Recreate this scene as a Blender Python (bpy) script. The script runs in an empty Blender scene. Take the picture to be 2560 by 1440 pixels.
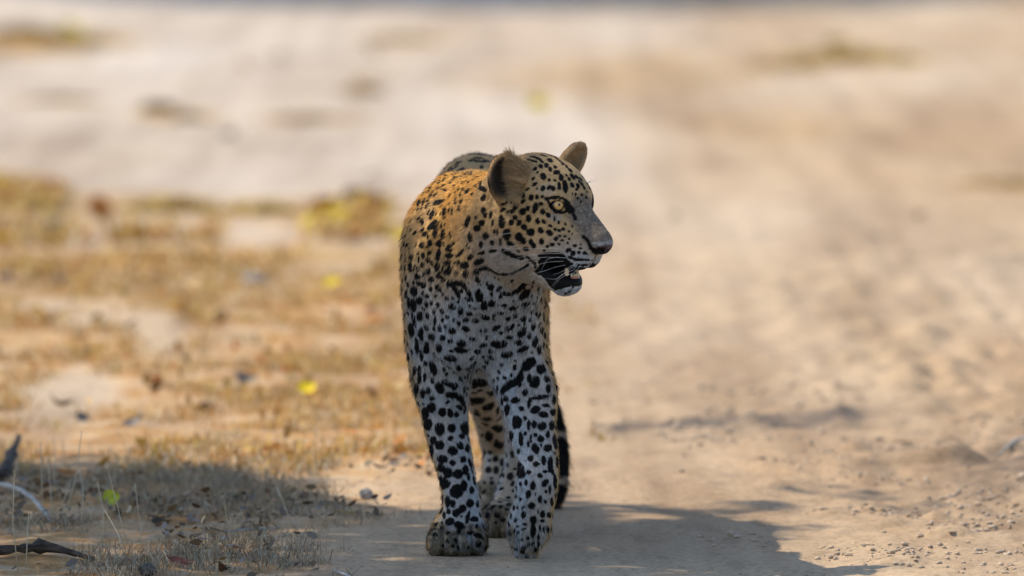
import bpy, bmesh, math, random
import numpy as np
np.seterr(over='ignore')
from mathutils import Vector, Matrix, Euler
from mathutils.bvhtree import BVHTree

scene = bpy.context.scene
rng = np.random.default_rng(7)
random.seed(7)

# ------------------------------------------------------------------ camera
CAM_D, CAM_H, F_PX = 16.0, 1.34, 24600.0          # distance to the animal, lens height, focal length in 2560-px units
PITCH = math.radians(3.22)
cam_data = bpy.data.cameras.new("camera")
cam_data.sensor_width = 36.0
cam_data.lens = 36.0 * F_PX / 2560.0
cam_data.clip_start = 0.5
cam_data.clip_end = 2000.0
cam_data.dof.use_dof = True
cam_data.dof.focus_distance = 15.86
cam_data.dof.aperture_fstop = (cam_data.lens / 1000.0) / 0.076
cam = bpy.data.objects.new("camera", cam_data)
cam.location = (0.0, -CAM_D, CAM_H)
cam.rotation_euler = (math.radians(90) - PITCH, 0, 0)
scene.collection.objects.link(cam)
scene.camera = cam

# ------------------------------------------------------------------ sky, sun, exposure
SUN_DIR = Vector((-0.60, 0.18, 0.80)).normalized()       # towards the sun
sun_el = math.asin(SUN_DIR.z)
sun_az = math.atan2(SUN_DIR.x, SUN_DIR.y)                # clockwise from +Y
world = bpy.data.worlds.new("World")
scene.world = world
world.use_nodes = True
wn = world.node_tree
wn.nodes.clear()
sky = wn.nodes.new("ShaderNodeTexSky")
sky.sky_type = 'NISHITA'
sky.sun_disc = False
sky.sun_elevation = sun_el
sky.sun_rotation = sun_az
sky.air_density = 1.0
sky.dust_density = 0.7
sky.ozone_density = 1.6
bg = wn.nodes.new("ShaderNodeBackground")
bg.inputs[1].default_value = 0.15
wo = wn.nodes.new("ShaderNodeOutputWorld")
wn.links.new(sky.outputs[0], bg.inputs[0])
wn.links.new(bg.outputs[0], wo.inputs[0])

sun_data = bpy.data.lights.new("sun", 'SUN')
sun_data.energy = 3.2
sun_data.angle = math.radians(0.55)
sun_data.color = (1.0, 0.885, 0.72)
sun = bpy.data.objects.new("sun", sun_data)
sun.rotation_euler = SUN_DIR.to_track_quat('Z', 'Y').to_euler()
sun.location = SUN_DIR * 40
scene.collection.objects.link(sun)

scene.view_settings.view_transform = 'Standard'
scene.view_settings.look = 'None'
scene.view_settings.exposure = 0.58
scene.view_settings.gamma = 1.0
scene.view_settings.use_curve_mapping = False
scene.cycles.use_denoising = True
scene.cycles.max_bounces = 7
scene.cycles.diffuse_bounces = 4
scene.cycles.glossy_bounces = 2
scene.cycles.transparent_max_bounces = 4

# ------------------------------------------------------------------ helpers
CAM = np.array([0.0, -CAM_D, CAM_H])
CP, SP = math.cos(PITCH), math.sin(PITCH)
FWD = np.array([0.0, CP, -SP])
UPV = np.array([0.0, SP, CP])

def ray_dir(px, py):
    return FWD * F_PX + np.array([px - 1280.0, 0, 0]) - UPV * (py - 720.0)

def P(px, py, Y):
    """world point at world depth Y that lies along the sight line px, py (used to lay out sizes)"""
    d = ray_dir(px, py)
    t = (Y + CAM_D) / d[1]
    return CAM + d * t

def G(px, py, z=0.0):
    """ground point along a sight line"""
    d = ray_dir(px, py)
    t = (z - CAM_H) / d[2]
    return CAM + d * t

def link(o, parent=None):
    scene.collection.objects.link(o)
    if parent is not None:
        o.parent = parent
    return o

def mesh_obj(name, verts, faces, mat=None, parent=None, smooth=True):
    me = bpy.data.meshes.new(name)
    me.from_pydata([tuple(map(float, v)) for v in verts], [], [tuple(map(int, f)) for f in faces])
    if smooth:
        me.polygons.foreach_set("use_smooth", np.ones(len(me.polygons), dtype=bool))
    me.update()
    if mat:
        me.materials.append(mat)
    return link(bpy.data.objects.new(name, me), parent)

def np_mesh(name, V, Fq, smooth=True):
    """fast mesh from arrays; Fq is (n, k) with one k"""
    me = bpy.data.meshes.new(name)
    n, k = Fq.shape
    me.vertices.add(len(V)); me.vertices.foreach_set("co", np.asarray(V, np.float32).ravel())
    me.loops.add(n * k); me.loops.foreach_set("vertex_index", np.asarray(Fq, np.int32).ravel())
    me.polygons.add(n)
    me.polygons.foreach_set("loop_start", np.arange(0, n * k, k, dtype=np.int32))
    me.polygons.foreach_set("loop_total", np.full(n, k, np.int32))
    if smooth:
        me.polygons.foreach_set("use_smooth", np.ones(n, dtype=bool))
    me.update(calc_edges=True)
    return me

def tag(o, label=None, cat=None, group=None, kind=None):
    if label: o["label"] = label
    if cat: o["category"] = cat
    if group: o["group"] = group
    if kind: o["kind"] = kind
    return o

def new_mat(name):
    m = bpy.data.materials.new(name)
    m.use_nodes = True
    nt = m.node_tree
    b = nt.nodes["Principled BSDF"]
    return m, nt, b

def set_in(b, **kw):
    names = {"rough": "Roughness", "spec": "Specular IOR Level", "sss": "Subsurface Weight", "coat": "Coat Weight",
             "sheen": "Sheen Weight", "col": "Base Color", "trans": "Transmission Weight", "metal": "Metallic"}
    for k, v in kw.items():
        b.inputs[names[k]].default_value = v if k != "col" else (*v, 1.0)

# numpy value noise, 3-d, smooth
_perm = np.random.default_rng(11).random(65536).astype(np.float32)
def _h(n):
    n = (n ^ (n >> 13)) * np.int32(1274126177)
    return _perm[(n ^ (n >> 15)) & 65535]
def vnoise(p, freq, seed=0.0):
    q = np.asarray(p, np.float32) * np.float32(freq) + np.float32(seed)
    i = np.floor(q); f = q - i; i = i.astype(np.int32)
    f = f * f * (3 - 2 * f)
    X = [i[..., 0] * np.int32(73856093), (i[..., 0] + 1) * np.int32(73856093)]
    Y = [i[..., 1] * np.int32(19349663), (i[..., 1] + 1) * np.int32(19349663)]
    fx, fy, fz = f[..., 0], f[..., 1], f[..., 2]
    if q.size == 0 or np.ptp(q[..., 2]) == 0:           # a flat sheet: planar noise will do
        zz = (i[..., 2] * np.int32(83492791))
        c = [[_h(X[a] ^ Y[b] ^ zz) for b in (0, 1)] for a in (0, 1)]
        u, v = c[0][0] + (c[1][0] - c[0][0]) * fx, c[0][1] + (c[1][1] - c[0][1]) * fx
        return u + (v - u) * fy
    Z = [i[..., 2] * np.int32(83492791), (i[..., 2] + 1) * np.int32(83492791)]
    out = []
    for d in (0, 1):
        c = [[_h(X[a] ^ Y[b] ^ Z[d]) for b in (0, 1)] for a in (0, 1)]
        u, v = c[0][0] + (c[1][0] - c[0][0]) * fx, c[0][1] + (c[1][1] - c[0][1]) * fx
        out.append(u + (v - u) * fy)
    return out[0] + (out[1] - out[0]) * fz
def fbm(p, freq, octv=4, seed=0.0, gain=0.5):
    a, s, t = 1.0, 0.0, 0.0
    for o in range(octv):
        s = s + a * vnoise(p, freq * 2 ** o, seed + 17.3 * o); t += a; a *= gain
    return s / t
def sstep(a, b, x):
    t = np.clip((x - a) / (b - a), 0, 1)
    return t * t * (3 - 2 * t)
# ================================================================== GROUND
def spaced(segments):
    out = [segments[0][0]]
    for a, b, s0, s1 in segments:
        x = a
        while x < b - 1e-6:
            t = (x - a) / (b - a)
            x = min(b, x + s0 * (s1 / s0) ** t)
            out.append(x)
    return np.array(out)
gy = spaced([(-0.8, 2.6, 0.008, 0.009), (2.6, 14.0, 0.010, 0.05), (14, 45, 0.05, 0.22), (45, 300, 0.3, 30), (300, 1500, 60, 300)])
gy = np.concatenate([-0.8 - spaced([(0, 3, 0.012, 0.3), (3, 200, 0.5, 40)])[1:][::-1], gy])
gx = spaced([(0, 1.15, 0.0085, 0.0085), (1.15, 4, 0.012, 0.25), (4, 1200, 0.4, 200)])
gx = np.concatenate([-gx[1:][::-1], gx])
GX, GY = np.meshgrid(gx, gy)
def grass_zone(X, Y):
    """how much of the ground is turf and litter (1) rather than bare sand (0)"""
    p = np.stack([X, Y * 0.45, 0 * X], -1)
    e = -0.20 + 0.02 * Y + (fbm(p, 1.6, 3, 3.1) - 0.5) * 0.9
    e = np.where(Y < 1.2, e * 0.5 - 0.10 - 0.05 * (1.2 - Y), e)
    z = sstep(0.14, -0.14, X - e)
    z = z * np.where(Y > 1.6, sstep(0.37, 0.50, fbm(np.stack([X, Y * 0.14, 0 * X], -1), 2.4, 3, 71.)), 1.0)
    z = z * (1 - 0.9 * np.exp(-((Y - 9.85 - 0.5 * (fbm(np.stack([X, 0 * X, 0 * X], -1), 3., 2, 5.) - .5)) / 0.32) ** 2) * sstep(-1.4, -1.0, X))
    return z * sstep(13.0, 11.6, Y + (fbm(np.stack([X, Y * 0.1, 0 * X], -1), 1.5, 3, 9.) - 0.5) * 6.0)
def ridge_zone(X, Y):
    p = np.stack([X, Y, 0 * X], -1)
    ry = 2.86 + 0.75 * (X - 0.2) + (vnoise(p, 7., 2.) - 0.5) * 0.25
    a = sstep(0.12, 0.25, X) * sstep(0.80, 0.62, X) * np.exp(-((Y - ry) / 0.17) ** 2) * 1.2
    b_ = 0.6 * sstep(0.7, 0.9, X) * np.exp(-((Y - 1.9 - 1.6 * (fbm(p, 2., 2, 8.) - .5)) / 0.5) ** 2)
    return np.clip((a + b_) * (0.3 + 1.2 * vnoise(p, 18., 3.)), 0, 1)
def pale_zone(X, Y):
    """whiter sand far back on the left, pinker on the road at the right"""
    p = np.stack([X, Y * 0.12, 0 * X], -1)
    n_ = fbm(p, 1.1, 3, 17.)
    return np.clip(sstep(0.9, -0.9, X - 0.02 * Y + (n_ - .5) * 2.2) * sstep(8, 14, Y) + 0.45 * sstep(0.3, 0.9, X) * sstep(9, 4, Y) * sstep(0.42, 0.58, n_), 0, 1)
def height(X, Y, turf):
    p = np.stack([X, Y, 0 * X], -1)
    near_ = sstep(14, 5, np.abs(Y))
    h = (fbm(p, 2.6, 3, 1.0) - 0.5) * 0.040 * sstep(0.05, 0.75, X)           # tramped mounds at the right
    h += (fbm(p * np.array([1, 0.5, 1]), 1.2, 3, 6.) - 0.5) * 0.03
    lump = np.maximum(vnoise(p, 11.0, 8.) - 0.60, 0) * 0.085 * sstep(0.35, 0.95, X + (vnoise(p, 3., 4.) - .5) * .5)
    h += lump * near_
    h += (fbm(p, 26.0, 3, 2.) - 0.5) * 0.013 * (0.30 + 0.70 * sstep(0.1, 0.8, X)) * near_
    h += (vnoise(p, 130.0, 5.) - 0.5) * 0.0028 * sstep(3, 1.5, Y)
    # broken ridge thrown up by a wheel, running away to the right
    ry = 2.90 + 0.75 * (X - 0.2) + (vnoise(p, 7., 2.) - 0.5) * 0.25
    w_ = sstep(0.12, 0.25, X) * sstep(0.75, 0.60, X)
    h += w_ * np.exp(-((Y - ry) / 0.20) ** 2) * (-0.012 + 0.016 * fbm(p, 14., 2, 7.) + 0.022 * np.maximum(vnoise(p, 42., 5.) - .45, 0))
    # scuffed prints all over the open track
    h += (0.5 - np.abs(fbm(p * np.array([1, 0.6, 1]), 7.0, 3, 31.) - 0.5) * 2) * 0.020 * sstep(-0.1, 0.35, X) * sstep(0.6, 1.6, Y) * sstep(16, 6, Y)
    # faint tyre lines on the road
    h += 0.0022 * np.sin((X * 0.92 - Y * 0.12) * 40 + 5 * vnoise(p, 1.5, 6.)) * sstep(0.1, 0.3, X) * sstep(1.2, 2.5, Y) * sstep(14, 6, Y) * vnoise(p, 2.0, 3.)
    h += turf * (fbm(p, 9.0, 3, 12.) - 0.4) * 0.024 * near_
    flat = np.exp(-((X + 0.05) ** 2 + (Y - 0.35) ** 2 * 0.35) / 0.16)         # firm footing under the animal
    h = h * (1 - 0.8 * flat) + (vnoise(p * np.array([0.25, 1.6, 1]), 60., 9.) - 0.5) * 0.004 * flat
    return h
TURF = grass_zone(GX, GY)
GZ = height(GX, GY, TURF)
for px_, py_, r_ in ((1143, 1393, .10), (1313, 1395, .06), (1228, 1290, .08), (1249, 1347, .08)):
    c = G(px_, py_); c[1] += 0.04
    k_ = np.exp(-(((GX - c[0]) ** 2 + (GY - c[1]) ** 2) / (r_ * 1.2) ** 2) ** 2)
    GZ = GZ * (1 - k_) + k_ * 0.0015
nyy, nxx = GX.shape
gV = np.stack([GX, GY, GZ], -1).reshape(-1, 3)
ii = np.arange(nyy * nxx).reshape(nyy, nxx)
gF = np.stack([ii[:-1, :-1], ii[:-1, 1:], ii[1:, 1:], ii[1:, :-1]], -1).reshape(-1, 4)
gme = np_mesh("ground", gV, gF)
gz_ = TURF.ravel()
ga = gme.attributes.new("turf", 'FLOAT', 'POINT'); ga.data.foreach_set("value", gz_.astype(np.float32))
def mat_zone(X, Y):
    """mats of withered grass lying on the far sand, each measured as an ellipse on a sight line"""
    out = np.zeros_like(X)
    nz_ = fbm(np.stack([X, Y * 0.3, 0 * X], -1), 5.0, 3, 41.)
    for px_, py_, w_, h_, a_ in ((2140, 150, 200, 26, .9), (1960, 165, 150, 22, .45), (150, 112, 210, 34, .8), (40, 95, 110, 22, .6), (430, 285, 110, 16, .7), (770, 294, 140, 13, .6), (1010, 105, 150, 18, .45), (150, 258, 150, 13, .4), (2500, 462, 130, 12, .6), (908, 233, 55, 14, .7), (1620, 190, 330, 60, .35), (1900, 320, 300, 40, .25), (330, 520, 420, 40, .5), (760, 520, 300, 34, .5), (780, 640, 260, 26, .6), (120, 540, 160, 40, .5)):
        c = G(px_, py_); y0_ = G(px_, py_ + h_)[1]; y1_ = G(px_, py_ - h_)[1]
        rx_ = w_ * (16 + c[1]) / F_PX; ry_ = 0.5 * (y1_ - y0_)
        d_ = np.sqrt(((X - c[0]) / rx_) ** 2 + ((Y - 0.5 * (y0_ + y1_)) / ry_) ** 2)
        out = np.maximum(out, min(1.0, a_ * 1.25) * sstep(1.25, 0.45, d_ + (nz_ - .5) * 1.2))
    return out
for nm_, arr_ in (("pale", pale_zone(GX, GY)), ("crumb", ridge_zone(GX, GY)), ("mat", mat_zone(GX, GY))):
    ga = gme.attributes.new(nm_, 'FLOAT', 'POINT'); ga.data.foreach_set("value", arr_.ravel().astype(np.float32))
gm, nt, b = new_mat("dry_sand_and_soil")
N = nt.nodes; Lk = nt.links.new
tc = N.new("ShaderNodeTexCoord")
def noise(scale, detail=3, rough=0.55, vec=None, sc3=None):
    n = N.new("ShaderNodeTexNoise"); n.inputs["Scale"].default_value = scale; n.inputs["Detail"].default_value = detail; n.inputs["Roughness"].default_value = rough
    if sc3:
        mp = N.new("ShaderNodeMapping"); mp.inputs["Scale"].default_value = sc3; Lk(tc.outputs["Object"], mp.inputs[0]); Lk(mp.outputs[0], n.inputs["Vector"])
    else:
        Lk(tc.outputs["Object"], n.inputs["Vector"])
    return n
def ramp(src, stops):
    r = N.new("ShaderNodeValToRGB"); Lk(src, r.inputs[0]); e = r.color_ramp.elements
    e[0].position, e[0].color = stops[0][0], (*stops[0][1], 1); e[1].position, e[1].color = stops[-1][0], (*stops[-1][1], 1)
    for p_, c_ in stops[1:-1]:
        x_ = e.new(p_); x_.color = (*c_, 1)
    return r
def mix(a_, b_, fac, mode='MIX'):
    m_ = N.new("ShaderNodeMix"); m_.data_type = 'RGBA'; m_.blend_type = mode
    for s_, v_ in ((6, a_), (7, b_)):
        if isinstance(v_, tuple): m_.inputs[s_].default_value = (*v_, 1)
        else: Lk(v_, m_.inputs[s_])
    if isinstance(fac, float): m_.inputs[0].default_value = fac
    else: Lk(fac, m_.inputs[0])
    return m_.outputs[2]
n1 = noise(0.75, 4, 0.55, sc3=(1, 0.13, 1)); n2 = noise(7.0, 4, 0.6); n3 = noise(90, 3, 0.6)
at_p = N.new("ShaderNodeAttribute"); at_p.attribute_name = "pale"; at_c = N.new("ShaderNodeAttribute"); at_c.attribute_name = "crumb"
sand_a = ramp(n1.outputs[0], [(0.32, (0.40, 0.27, 0.16)), (0.50, (0.505, 0.375, 0.245)), (0.66, (0.55, 0.435, 0.31))])
sand_b = ramp(n1.outputs[0], [(0.32, (0.44, 0.345, 0.255)), (0.50, (0.55, 0.46, 0.365)), (0.66, (0.60, 0.525, 0.44))])
sand = mix(sand_a.outputs[0], sand_b.outputs[0], at_p.outputs["Fac"])
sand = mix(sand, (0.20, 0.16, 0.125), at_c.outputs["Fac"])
soil = ramp(n2.outputs[0], [(0.30, (0.34, 0.18, 0.07)), (0.45, (0.49, 0.285, 0.12)), (0.57, (0.55, 0.40, 0.25)), (0.70, (0.52, 0.28, 0.10))])
at = N.new("ShaderNodeAttribute"); at.attribute_name = "turf"
at_m = N.new("ShaderNodeAttribute"); at_m.attribute_name = "mat"
nmat = noise(3.0, 3, 0.6, sc3=(1, 0.4, 1))
matc = ramp(nmat.outputs[0], [(0.35, (0.30, 0.185, 0.09)), (0.50, (0.46, 0.285, 0.11)), (0.65, (0.50, 0.34, 0.13))])
sand = mix(sand, matc.outputs[0], at_m.outputs["Fac"])
base = mix(sand, soil.outputs[0], at.outputs["Fac"])
sp = ramp(n3.outputs[0], [(0.32, (0.70, 0.68, 0.66)), (0.55, (1.0, 1.0, 1.0)), (0.8, (1.08, 1.08, 1.06))])
base = mix(base, sp.outputs[0], 0.85, 'MULTIPLY')
nm1 = noise(2.6, 4, 0.6, sc3=(1, 0.13, 1)); nm2 = noise(13.0, 3, 0.6, sc3=(1, 0.30, 1))
mo1 = ramp(nm1.outputs[0], [(0.36, (0.80, 0.77, 0.75)), (0.50, (1.0, 1.0, 1.0)), (0.64, (1.10, 1.10, 1.08))])
mo2 = ramp(nm2.outputs[0], [(0.34, (0.80, 0.78, 0.77)), (0.47, (1.0, 1.0, 1.0)), (0.70, (1.06, 1.06, 1.05))])
mps = N.new("ShaderNodeMapping"); mps.inputs["Rotation"].default_value = (0, 0, math.radians(5)); mps.inputs["Scale"].default_value = (9, 0.16, 1)
Lk(tc.outputs["Object"], mps.inputs[0]); ns = N.new("ShaderNodeTexNoise"); ns.inputs["Scale"].default_value = 1.0; ns.inputs["Detail"].default_value = 3
Lk(mps.outputs[0], ns.inputs["Vector"])
mos = ramp(ns.outputs[0], [(0.36, (0.84, 0.82, 0.80)), (0.50, (1.0, 1.0, 1.0)), (0.66, (1.10, 1.10, 1.09))])
base = mix(base, mos.outputs[0], 0.7, 'MULTIPLY')
base = mix(base, mo1.outputs[0], 0.9, 'MULTIPLY'); base = mix(base, mo2.outputs[0], 0.75, 'MULTIPLY')
Lk(base, b.inputs["Base Color"])
n4 = noise(260, 3, 0.7)
bp = N.new("ShaderNodeBump"); bp.inputs["Strength"].default_value = 0.5; bp.inputs["Distance"].default_value = 0.004
Lk(n4.outputs[0], bp.inputs["Height"]); Lk(bp.outputs[0], b.inputs["Normal"])
set_in(b, rough=0.95, spec=0.1)
gme.materials.append(gm)
ground = link(bpy.data.objects.new("ground", gme))
tag(ground, "pale sandy track with dry trampled turf at the left", None, None, "structure")
def gz(x, y):
    """ground height at one point (bilinear on the sheet)"""
    j = np.clip(np.searchsorted(gx, x) - 1, 0, len(gx) - 2); i = np.clip(np.searchsorted(gy, y) - 1, 0, len(gy) - 2)
    tx = (x - gx[j]) / (gx[j + 1] - gx[j]); ty = (y - gy[i]) / (gy[i + 1] - gy[i])
    return (GZ[i, j] * (1 - tx) * (1 - ty) + GZ[i, j + 1] * tx * (1 - ty) + GZ[i + 1, j] * (1 - tx) * ty + GZ[i + 1, j + 1] * tx * ty)
def on_ground(px, py):
    p = G(px, py)
    return np.array([p[0], p[1], float(gz(p[0], p[1]))])
# ================================================================== LEOPARD: shape
# The body is one closed surface grown from tapered limbs and ellipsoids by smooth blending.
PRIMS = []        # (kind, data, k, sign, flow, tag)
def cone(a, b, ra, rb, k=0.03, flow=None, sign=1, reg='body'):
    a, b = np.array(a, float), np.array(b, float)
    fl = (b - a) if flow is None else np.array(flow, float)
    PRIMS.append(('c', (a, b, ra, rb), k, sign, fl / (np.linalg.norm(fl) + 1e-9), reg))
def chain(pts, k=0.03, flow=None, reg='body', sub=4):
    """a limb: points with radii, run through by a smooth curve"""
    A = np.array([np.append(p, r) for p, r in pts], float)
    E = np.vstack([2 * A[0] - A[1], A, 2 * A[-1] - A[-2]])
    out = []
    for i in range(1, len(E) - 2):
        for j in range(sub):
            t = j / sub
            out.append(0.5 * ((2 * E[i]) + (-E[i-1] + E[i+1]) * t + (2*E[i-1] - 5*E[i] + 4*E[i+1] - E[i+2]) * t*t + (-E[i-1] + 3*E[i] - 3*E[i+1] + E[i+2]) * t**3))
    out.append(A[-1])
    out = np.array(out)
    fl = out[-1, :3] - out[0, :3] if flow is None else np.array(flow, float)
    PRIMS.append(('h', out, k, 1, fl / np.linalg.norm(fl), reg))
def ell(c, r, R=None, k=0.03, flow=(0, 1, -0.3), sign=1, reg='body'):
    R = np.eye(3) if R is None else np.array(R, float)      # rows are the local axes
    fl = np.array(flow, float)
    PRIMS.append(('e', (np.array(c, float), np.array(r, float), R), k, sign, fl / np.linalg.norm(fl), reg))

def prim_d(pr, p):
    kind, dt = pr[0], pr[1]
    if kind == 'h':
        shp = p.shape[:-1]; grid_ = p.ndim == 4
        best = np.full(shp, 0.2, p.dtype)
        for a, b in zip(dt[:-1], dt[1:]):
            seg = ('c', (a[:3], b[:3], a[3], b[3]))
            lo_, hi_ = prim_box(seg, 0.075)
            if grid_:
                ix = [np.nonzero((c > l) & (c < h))[0] for c, l, h in zip((p[:, 0, 0, 0], p[0, :, 0, 1], p[0, 0, :, 2]), lo_, hi_)]
                if any(len(i) == 0 for i in ix): continue
                sl = tuple(slice(i[0], i[-1] + 1) for i in ix)
                best[sl] = np.minimum(best[sl], prim_d(seg, p[sl]))
            else:
                m = np.nonzero(np.all((p > lo_) & (p < hi_), axis=1))[0]
                if len(m): best[m] = np.minimum(best[m], prim_d(seg, p[m]))
        return best
    if kind == 'c':
        a, b, ra, rb = dt
        ab = b - a
        pa = p - a.astype(p.dtype)
        h = np.clip((pa @ ab.astype(p.dtype)) / float(ab @ ab), 0, 1)
        d = pa - h[..., None] * ab.astype(p.dtype)
        return np.sqrt(np.einsum('...i,...i->...', d, d)) - (ra + (rb - ra) * h)
    c, r, R = dt
    q = (p - c.astype(p.dtype)) @ R.T.astype(p.dtype)
    k0 = np.sqrt(np.einsum('...i,...i->...', q / r, q / r))
    k1 = np.sqrt(np.einsum('...i,...i->...', q / (r * r), q / (r * r))) + 1e-9
    return (k0 * (k0 - 1.0) / k1).astype(p.dtype)

def prim_box(pr, m):
    if pr[0] == 'h':
        r = pr[1][:, 3].max() + m
        return pr[1][:, :3].min(0) - r, pr[1][:, :3].max(0) + r
    if pr[0] == 'c':
        a, b, ra, rb = pr[1]
        r = max(ra, rb) + m
        return np.minimum(a, b) - r, np.maximum(a, b) + r
    c, r, R = pr[1]
    e = np.sqrt(((R * r[:, None]) ** 2).sum(0)) + m
    return c - e, c + e

def blend(d, e, k, sign):
    if sign > 0:
        if k <= 0: return np.minimum(d, e)
        h = np.maximum(k - np.abs(d - e), 0) / k
        return np.minimum(d, e) - h * h * k * 0.25
    e = -e
    h = np.maximum(k - np.abs(d - e), 0) / k
    return np.maximum(d, e) + h * h * k * 0.25

FAR = 0.06
def sdf_points(p):
    p = np.asarray(p, np.float64)
    d = np.full(len(p), FAR)
    for pr in PRIMS:
        lo, hi = prim_box(pr, pr[2] + 0.035)
        m = np.all((p > lo) & (p < hi), axis=1)
        if m.any():
            d[m] = blend(d[m], prim_d(pr, p[m]), pr[2], pr[3])
    return d

def sdf_grid(lo, hi, h):
    n = np.ceil((hi - lo) / h).astype(int) + 1
    d = np.full(n, FAR, np.float32)
    ax = [(lo[i] + h * np.arange(n[i])).astype(np.float32) for i in range(3)]
    for pr in PRIMS:
        a, b = prim_box(pr, pr[2] + 0.035)
        i0 = np.clip(np.floor((a - lo) / h).astype(int), 0, n); i1 = np.clip(np.ceil((b - lo) / h).astype(int) + 1, 0, n)
        if np.any(i1 <= i0): continue
        g = np.stack(np.meshgrid(ax[0][i0[0]:i1[0]], ax[1][i0[1]:i1[1]], ax[2][i0[2]:i1[2]], indexing='ij'), -1)
        s = (slice(i0[0], i1[0]), slice(i0[1], i1[1]), slice(i0[2], i1[2]))
        d[s] = blend(d[s], prim_d(pr, g), pr[2], pr[3])
    return d

def surface_nets(d, lo, h):
    ins = d < 0
    nx, ny, nz = d.shape
    cnt = np.zeros((nx - 1, ny - 1, nz - 1), np.uint8)
    for a in (0, 1):
        for b in (0, 1):
            for c in (0, 1):
                cnt += ins[a:nx - 1 + a, b:ny - 1 + b, c:nz - 1 + c]
    I, J, K = np.nonzero((cnt > 0) & (cnt < 8))
    idx = np.full(cnt.shape, -1, np.int32)
    idx[I, J, K] = np.arange(len(I))
    cor = np.array([[a, b, c] for a in (0, 1) for b in (0, 1) for c in (0, 1)])
    val = np.stack([d[I + a, J + b, K + c] for a, b, c in cor], 1)
    acc = np.zeros((len(I), 3)); num = np.zeros(len(I))
    for u in range(8):
        for v in range(u + 1, 8):
            if np.abs(cor[u] - cor[v]).sum() != 1: continue
            m = (val[:, u] < 0) != (val[:, v] < 0)
            t = np.where(m, val[:, u] / np.where(m, val[:, u] - val[:, v], 1), 0)
            acc += np.where(m[:, None], cor[u] + t[:, None] * (cor[v] - cor[u]), 0); num += m
    V = lo + h * (np.stack([I, J, K], 1) + acc / num[:, None])
    quads = []
    for ax in range(3):
        s0 = [slice(1, -1)] * 3; s1 = [slice(1, -1)] * 3
        s0[ax] = slice(0, -1); s1[ax] = slice(1, None)
        A, B = ins[tuple(s0)], ins[tuple(s1)]
        q = np.stack(np.nonzero(A != B), 1)
        flip = A[tuple(q.T)]
        off = np.ones(3, int); off[ax] = 0
        q = q + off
        b, c = [(1, 2), (2, 0), (0, 1)][ax]
        eb = np.zeros(3, int); eb[b] = 1; ec = np.zeros(3, int); ec[c] = 1
        ids = [idx[tuple((q - o).T)] for o in (eb + ec, ec, 0 * eb, eb)]
        f = np.stack(ids, 1)
        f[~flip] = f[~flip][:, ::-1]
        quads.append(f)
    return V, np.concatenate(quads)

# ---- torso (sight-line layout: pixel x, pixel y, depth in metres)
BACK = (0.05, 1, -0.25)
ell(P(1190, 700, 0.13), (0.103, 0.14, 0.145), k=0.05, flow=(0, 0.4, -1))
ell(P(1186, 655, 0.38), (0.112, 0.25, 0.128), k=0.05, flow=BACK)
ell(P(1186, 560, 0.40), (0.070, 0.27, 0.085), k=0.05, flow=BACK)
ell(P(1192, 600, 0.60), (0.092, 0.20, 0.108), k=0.05, flow=BACK)
ell(P(1192, 508, 0.76), (0.074, 0.15, 0.085), k=0.04, flow=BACK)
ell(P(1198, 570, 0.80), (0.088, 0.12, 0.100), k=0.04, flow=(0, .7, -.7))
# breast: keel in the middle, a pectoral mass on each side
ell(P(1202, 740, 0.03), (0.080, 0.060, 0.105), k=0.05, flow=(0, 0.1, -1))
ell(P(1150, 825, 0.022), (0.047, 0.046, 0.066), k=0.022, flow=(0.2, 0.1, -1))
ell(P(1266, 825, 0.018), (0.047, 0.046, 0.066), k=0.022, flow=(-0.2, 0.1, -1))
# shoulder blades and upper arms
chain([(P(1128, 485, 0.23), 0.034), (P(1085, 590, 0.13), 0.046), (P(1076, 700, 0.06), 0.047), (P(1083, 800, 0.07), 0.046), (P(1096, 880, 0.10), 0.043), (P(1100, 940, 0.105), 0.041)], k=0.035, flow=(0, 0.35, -1))
chain([(P(1268, 485, 0.23), 0.034), (P(1292, 590, 0.13), 0.044), (P(1290, 710, 0.04), 0.041), (P(1290, 800, 0.03), 0.041), (P(1293, 880, 0.04), 0.041), (P(1304, 940, 0.04), 0.041)], k=0.035, flow=(0, 0.35, -1))
# points of the shoulders, and the fold where each fore leg leaves the breast
ell(P(1085, 665, 0.035), (0.036, 0.034, 0.055), k=0.02, flow=(0, 0.35, -1))
ell(P(1296, 700, 0.020), (0.034, 0.032, 0.050), k=0.02, flow=(0, 0.35, -1))
ell(P(1102, 945, 0.070), (0.037, 0.030, 0.050), k=0.02, flow=(0, 0.2, -1))
ell(P(1322, 965, 0.000), (0.038, 0.030, 0.052), k=0.02, flow=(0, 0.2, -1))
# neck and throat
chain([(P(1185, 600, 0.16), 0.094), (P(1235, 560, 0.0), 0.084), (P(1285, 535, -0.12), 0.074)], k=0.05, flow=(-0.35, 0.8, -0.45))
chain([(P(1215, 740, 0.02), 0.080), (P(1250, 690, -0.05), 0.070), (P(1290, 645, -0.10), 0.058)], k=0.05, flow=(-0.1, 0.3, -1))
cone(P(1213, 800, -0.062), P(1212, 935, -0.020), 0.006, 0.012, k=0.030, flow=(0, 0, -1), sign=-1)      # groove of the breastbone
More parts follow.
